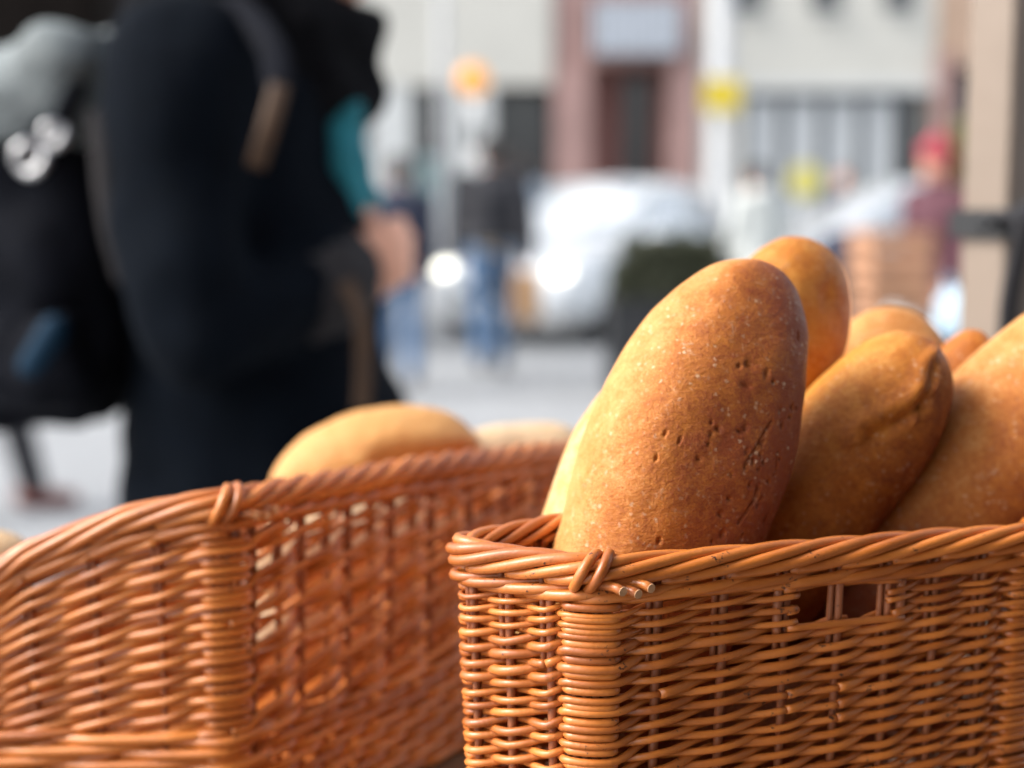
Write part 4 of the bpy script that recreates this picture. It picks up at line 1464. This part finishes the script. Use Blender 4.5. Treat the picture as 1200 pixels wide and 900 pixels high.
# back wall parallel to the front
bl = pl + dirb * 0.135
br_ = pr + nrm_in * 0.085 + u * 0.01
poly = [(p.x, p.y) for p in (p0, p1, pr, br_, bl, pl)]
wallF = Wall(poly, [0.010, 0.010, 0.016, 0.02, 0.02, 0.016], lambda s: np.full_like(np.asarray(s, float), ZR), TZ + 0.002, 0.045)
sP0, sP1 = wallF.s_of((p0.x, p0.y)), wallF.s_of((p1.x, p1.y))
ln_front = (sP1 - sP0) % wallF.len
hs0 = wallF.s_of(tuple(atz(940, 634, ZR))[:2])
hs1 = wallF.s_of(tuple(atz(1042, 625, ZR))[:2])
hz1 = at(960, 690, p0.y + 0.02).z
hz0 = at(960, 728, p0.y + 0.02).z
rootF, SF, PF = basket("wicker_basket", "glossy orange brown wicker basket with a handle hole holding upright loaves", wallF, [sP0, sP1],
                       [(sP0, hs0 - 0.003, 0.0230), (hs0 - 0.003, hs1 + 0.003, (hs1 - hs0) * 0.5), (hs1 + 0.003, sP1, 0.0230), (sP1, sP0 + wallF.len, 0.0168)], 0.00292, 0.00172, 0.0018, 2,
                       hole=(hs0, hs1, ZR - 0.0335, ZR - 0.0195), top_thin=0.016, group="wicker bread baskets", post_half=0.0085)
# binding of the handle hole
offF = tuple(rootF.location)
for s_e, nm in ((hs1, "hole_binding"), (hs0, "hole_binding")):
    z = np.linspace(ZR - 0.036, ZR - 0.018, 10)
    for ds in (0.0075,):
        MB().tube(wallF.pos(np.full(10, s_e + (ds if s_e == hs1 else -ds)), z, 0.0014), 0.0019, 8).build(nm, M_STAKE, rootF, True, offF)
for q in range(5):
    zc_ = ZR - 0.0335 + 0.003 * q
    a = np.linspace(-math.pi * 0.5, math.pi * 0.5, 10)
    if q % 2 == 0:
        sx_ = hs0 - 0.004 + 0.0052 * np.cos(a)
        MB().tube(wallF.pos(sx_, np.full(10, zc_), 0.0032 * -np.sin(a)), 0.0013, 8).build("edge_turn", M_WICK, rootF, True, offF)
sb_ = np.linspace(hs0 - 0.004, hs1 + 0.008, 12)
MB().tube(wallF.pos(sb_, np.full(12, ZR - 0.0338), 0.0032), 0.0015, 8).build("hole_sill_rod", M_WICK, rootF, True, offF)
sb_ = np.linspace(hs0 - 0.006, hs1 + 0.006, 14)
MB().tube(wallF.pos(sb_, np.full(14, ZR - 0.0188), 0.003 * np.cos(np.linspace(0, 2 * math.pi, 14))), 0.0013, 8).build("hole_head_rod", M_WICK, rootF, True, offF)

# --- left basket ----------------------------------------------------
ZL = CAM_Z - 0.121
cL = atz(265, 574, ZL)
kR = Vector((at(640, 522, 0.80)))
dr = Vector((kR.x - cL.x, kR.y - cL.y, 0))
lenR = dr.length
dr.normalize()
far = Vector((cL.x, cL.y, 0)) + dr * (lenR + 0.05)
lft = Vector((cL.x - 0.25, cL.y + 0.02, 0))
bk = lft + (far - Vector((cL.x, cL.y, 0)))
polyL = [(cL.x, cL.y), (far.x, far.y), (bk.x, bk.y), (lft.x, lft.y)]
radL = [0.012, 0.03, 0.03, 0.03]
wl0 = Wall(polyL, radL, lambda s: np.zeros_like(np.asarray(s, float)), 0, 0)
sC = wl0.s_of((cL.x, cL.y))
sFar = wl0.s_of((far.x, far.y))
sBk = wl0.s_of((bk.x, bk.y))
sLf = wl0.s_of((lft.x, lft.y))
TL = wl0.len


def zrL(s):
    s = (np.asarray(s, float) - sC) % TL
    a = lenR
    ks = [0, 0.03, a * 0.5, a, (sFar - sC) % TL, (sBk - sC) % TL, (sBk - sC) % TL + 0.12, (sLf - sC) % TL, TL - 0.13, TL - 0.09, TL - 0.045, TL - 0.015, TL]
    zs = [0, 0.0005, -0.0015, -0.008, -0.012, -0.085, -0.095, -0.085, -0.050, -0.024, -0.0075, -0.0015, 0]
    return ZL + np.interp(s, ks, zs)


wallL = Wall(polyL, radL, zrL, TZ + 0.002 + 0.022, 0.03)
rootL, SL, PL = basket("wicker_basket", "brown wicker basket with a sloping rim holding pale loaves, behind the front basket", wallL, [sC],
                       [(sC, sFar, 0.0150), (sFar, sLf, 0.02), (sLf, sC + TL, 0.0285)], 0.0041, 0.00200, 0.0015, 9, twill=(sC, lenR + 0.04), mat=M_WICK2, group="wicker bread baskets",
                       post_half=0.0085, rim_r=0.0022, rim_amp=0.0053, wale_r=0.0024)
# the left basket rests on a board
t = thing("bread_board", "flat wooden board under the sloping basket", "board", (cL.x - 0.05, cL.y + 0.12, TZ))
bbx = [(min(p[0] for p in polyL) - 0.01), (max(p[0] for p in polyL) + 0.01)]
MB().box(-0.26, 0.255, -0.13, 0.30, 0.0005, 0.0235).build("board", M_TABLE, t, False)


# ================================================================== bread
def loaf(label, base, tip, width, thick, face, mat, nu=160, nv=160, seed=0, bend=0.0, bake_shadef=None, tipn=2.6, basen=2.6, lump=0.0022, group=None, dents=None,
         crease=None, prof=None, shape=2.15):
    """base, tip: ends of the axis; face: direction of the thin side (towards the viewer); profile is a rounded stick"""
    base, tip = Vector(base), Vector(tip)
    ax = tip - base
    L = ax.length
    ax.normalize()
    fz = Vector(face)
    fz = (fz - ax * fz.dot(ax)).normalized()
    sd_ = ax.cross(fz).normalized()          # sideways
    c = (base + tip) / 2
    t_ = np.linspace(-1, 1, nu)
    # denser rings toward the ends
    tt = np.sin(t_ * math.pi / 2)
    rad = np.where(tt > 0, (1 - np.abs(tt) ** tipn).clip(0) ** (1 / 2.0), (1 - np.abs(tt) ** basen).clip(0) ** (1 / 2.0))
    if prof is not None:
        rad = rad * np.interp(tt, *zip(*prof))
    a = np.linspace(0, 2 * math.pi, nv, endpoint=False)
    ca, sa = np.cos(a), np.sin(a)
    ex = 2 / shape
    cx = np.sign(ca) * np.abs(ca) ** ex
    cy = np.sign(sa) * np.abs(sa) ** ex
    U = tt[:, None] * L / 2
    X = rad[:, None] * cx[None] * width / 2
    Yy = rad[:, None] * cy[None] * thick / 2
    X = X + bend * (tt[:, None] ** 2 - 0.3)
    base_n = np.array(c)
    A, Sx, Fz = np.array(ax), np.array(sd_), np.array(fz)
    V = base_n + U[..., None] * A + X[..., None] * Sx + Yy[..., None] * Fz
    V = V.reshape(-1, 3)
    nr = (cx[None] / (width / 2))[..., None] * Sx + (cy[None] / (thick / 2))[..., None] * Fz + (np.sign(tt) * np.abs(tt) ** 7)[:, None, None] * A * (40 / (L / 2)) * 0.4
    nr = np.broadcast_to(nr, (nu, nv, 3)).reshape(-1, 3)
    nr = nr / np.linalg.norm(nr, axis=1)[:, None]
    disp = np.zeros(len(V))
    so = Vector((seed * 3.1, seed * 1.7, seed * 0.9))
    for k, vv in enumerate(V):
        q = Vector(vv)
        disp[k] = lump * (noise.noise(q * 18 + so) * 1.3 + noise.noise(q * 45 + so) * 0.45 + noise.noise(q * 120 + so) * 0.13)
    if dents:
        for (u0, a0, ru, ra, dp) in dents:          # u0 -1..1 along, a0 angle, sizes in metres
            du = (tt - u0) * L / 2
            da = (a - a0 + math.pi) % (2 * math.pi) - math.pi
            g_ = np.exp(-(du[:, None] / ru) ** 2 - (da[None] * width / 2 / ra) ** 2)
            disp += -dp * g_.reshape(-1)
    if crease:
        for (u0, a0, u1, a1, wd, dp) in crease:
            du = np.broadcast_to((tt * L / 2)[:, None], (nu, nv))
            da = np.broadcast_to((((a - a0 + math.pi) % (2 * math.pi) - math.pi) * width / 2)[None], (nu, nv))
            x0_, y0_ = u0 * L / 2, 0.0
            x1_, y1_ = u1 * L / 2, ((a1 - a0 + math.pi) % (2 * math.pi) - math.pi) * width / 2
            dx, dy = x1_ - x0_, y1_ - y0_
            w_ = ((du - x0_) * dx + (da - y0_) * dy) / (dx * dx + dy * dy)
            w_ = np.clip(w_, 0, 1)
            dist = np.sqrt((du - x0_ - w_ * dx) ** 2 + (da - y0_ - w_ * dy) ** 2)
            side = (da - y0_) * dx - (du - x0_) * dy
            g_ = -dp * np.exp(-(dist / wd) ** 2) + 0.7 * dp * np.exp(-((dist - 2.0 * wd) / (1.4 * wd)) ** 2) * (side > 0) * (1.0 if wd > 0.002 else 0.0)
            disp += g_.reshape(-1)
    V = V + nr * disp[:, None]
    F = [(i * nv + j, i * nv + (j + 1) % nv, (i + 1) * nv + (j + 1) % nv, (i + 1) * nv + j) for i in range(nu - 1) for j in range(nv)]
    zb = float(V[:, 2].min())
    org = (c.x, c.y, zb)
    o = mesh_obj("bread_loaf", V.tolist(), F, mat, None, True, org)
    o.location = org
    o.data.flip_normals() if False else None
    bk_ = np.zeros((nu, nv))
    if bake_shadef is not None:
        bk_ = bake_shadef(np.broadcast_to(tt[:, None], (nu, nv)), np.broadcast_to(a[None], (nu, nv)))
    at_ = o.data.attributes.new("bake_shade", 'FLOAT', 'POINT')
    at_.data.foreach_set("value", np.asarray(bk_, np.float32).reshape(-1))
    tag(o, label, "bread", group)
    return o


BR1 = bread_mat("crust_golden", (0.66, 0.335, 0.11), (0.51, 0.165, 0.027), (0.27, 0.058, 0.016), 0.8)
BR2 = bread_mat("crust_pale", (0.72, 0.53, 0.33), (0.66, 0.34, 0.10), (0.45, 0.16, 0.035), 0.6)
BR3 = bread_mat("crust_brown", (0.70, 0.33, 0.065), (0.50, 0.160, 0.019), (0.21, 0.044, 0.008), 0.6)
GB = "loaves standing in the front basket"
GL = "loaves in the sloping basket"
TOC = Vector((0, -1, 0.05))


def bake_shade_A(tt, a):
    # crust browning plus painted shade: left side paler, right and front darker
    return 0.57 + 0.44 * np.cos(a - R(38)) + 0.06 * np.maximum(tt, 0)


SIDE_A = 0.0
rs = random.Random(5)
dA = []
for _ in range(52):
    a0 = R(72) + rs.gauss(0, R(20))
    u0 = 0.26 + rs.gauss(0, 0.19)
    ru = rs.uniform(0.00045, 0.00095)
    dA.append((u0, a0, ru * rs.uniform(0.9, 2.2), ru, rs.uniform(0.0009, 0.0018)))
# the big front loaf
A0, A1 = at(692, 870, 0.550), at(887, 303, 0.578)
loaf("largest loaf in front with a pitted crust, tallest at the front rim", A0, A1, 0.0785, 0.064, TOC + Vector((0.30, 0, 0)), BR1, 620, 560, 1, bake_shadef=bake_shade_A, tipn=3.15, basen=4, group=GB,
     dents=dA, crease=[(0.40, R(72), 0.22, R(80), 0.0006, 0.0015), (0.10, R(66), 0.0, R(72), 0.0006, 0.0012), (0.30, R(60), 0.24, R(56), 0.0005, 0.0012)], prof=[(-1, 1), (0.1, 1.03), (0.5, 1.0), (0.75, 0.96), (1, 0.92)], bend=0.003, shape=2.6)
loaf("thin pale loaf edge peeping out left of the largest loaf", at(640, 860, 0.585), at(772, 430, 0.610), 0.058, 0.046, TOC, BR2, 120, 120, 2, bake_shadef=lambda t, a: 0.38 + 0 * t, group=GB)
loaf("golden loaf with a rounded end behind the top of the largest loaf", at(742, 800, 0.630), at(956, 285, 0.655), 0.069, 0.054, TOC + Vector((0.3, 0, 0)), BR3, 220, 220, 3,
     bake_shadef=lambda t, a: 0.30 + 0.12 * t + 0 * a, tipn=4.2, basen=4, group=GB, dents=[(0.80, R(80), 0.006, 0.004, 0.0012)])
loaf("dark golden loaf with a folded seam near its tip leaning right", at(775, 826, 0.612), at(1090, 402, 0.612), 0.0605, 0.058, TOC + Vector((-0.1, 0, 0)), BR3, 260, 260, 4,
     bake_shadef=lambda t, a: 0.50 + 0.08 * t + 0.36 * np.cos(a - 0.3) + np.clip((-t - 0.1) * 1.2, 0, 0.6), tipn=5.0, basen=4, group=GB, crease=[(0.52, R(92), 0.76, R(72), 0.0030, 0.0024), (0.76, R(72), 0.90, R(78), 0.003, 0.0020)])  # lower end also painted darker so the handle hole looks black
loaf("pale golden loaf mostly hidden behind the loaf with the seam", at(990, 760, 0.695), at(1050, 362, 0.715), 0.080, 0.052, TOC, BR1, 160, 160, 5,
     bake_shadef=lambda t, a: 0.12 + 0.10 * t + 0 * a, group=GB, tipn=3.4)
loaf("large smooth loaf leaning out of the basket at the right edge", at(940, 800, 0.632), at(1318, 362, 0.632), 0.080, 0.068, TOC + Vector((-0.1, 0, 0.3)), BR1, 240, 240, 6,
     bake_shadef=lambda t, a: 0.54 + 0.06 * t + 0.40 * np.cos(a - 0.2) + np.clip((-t - 0.1) * 1.2, 0, 0.6), tipn=3.4, basen=4, group=GB)  # shade painted on the lower end, to darken the view through the hole
loaf("brown loaf showing a small tip between the seamed loaf and the right loaf", at(1020, 780, 0.665), at(1146, 388, 0.680), 0.046, 0.048, TOC, BR3, 100, 100, 7,
     bake_shadef=lambda t, a: 0.62 + 0 * t, group=GB)
# added loaves low in the basket: block light through the weave, carry standing ones
nb_ = Vector((nrm_in.x, nrm_in.y, 0))
for k_, (lab, dn, z_) in enumerate((("added dark loaf lying lowest inside the front basket along its front side", 0.045, TZ + 0.045),
                                   ("added dark loaf lying inside the front basket upon the lowest loaf, just below the standing ones", 0.050, TZ + 0.098))):
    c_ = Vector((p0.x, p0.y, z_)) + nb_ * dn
    loaf(lab, c_ + u * 0.012, c_ + u * 0.150, 0.056, 0.05, Vector((0.2, -1, 0.2)), BR3, 60, 60, 20 + k_, bake_shadef=lambda t, a: 0.9 + 0 * t, group=GB)
# left basket
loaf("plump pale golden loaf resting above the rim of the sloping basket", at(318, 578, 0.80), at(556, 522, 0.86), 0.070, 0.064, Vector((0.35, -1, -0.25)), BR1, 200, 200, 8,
     bake_shadef=lambda t, a: 0.16 + 0.62 * np.cos(a - 0.55) * (0.55 + 0.45 * t), group=GL, tipn=2.5, basen=2.0, crease=[(-0.1, R(118), 0.75, R(104), 0.006, 0.0022)])
loaf("cream coloured loaf low behind the rim of the sloping basket, beside the plump loaf", at(505, 560, 0.84), at(690, 530, 0.90), 0.05, 0.048, Vector((0, -1, 0.4)), BR2, 120, 120, 9,
     bake_shadef=lambda t, a: 0.0 + 0 * t, group=GL)
loaf("cream loaf end at the low left corner of the sloping basket", at(-130, 690, 0.72), at(42, 655, 0.74), 0.045, 0.045, Vector((0, -1, 0.4)), BR2, 120, 120, 10,
     bake_shadef=lambda t, a: 0.05 + 0 * t, group=GL)

for k_, (lab, q0, q1) in enumerate((("added pale loaf inside the sloping basket brightening the gaps of its woven side", (290, 668, 0.72), (610, 606, 0.90)),
                                   ("added pale loaf lying lowest inside the sloping basket, brightening the gaps", (290, 752, 0.72), (610, 690, 0.90)))):
    loaf(lab, at(*q0), at(*q1), 0.06, 0.055, Vector((0, -1, 0.4)), BR2, 80, 80, 11 + k_, bake_shadef=lambda t, a: 0.0 + 0 * t, group=GL)  # added pale loaves, there to make the gaps in the weave bright
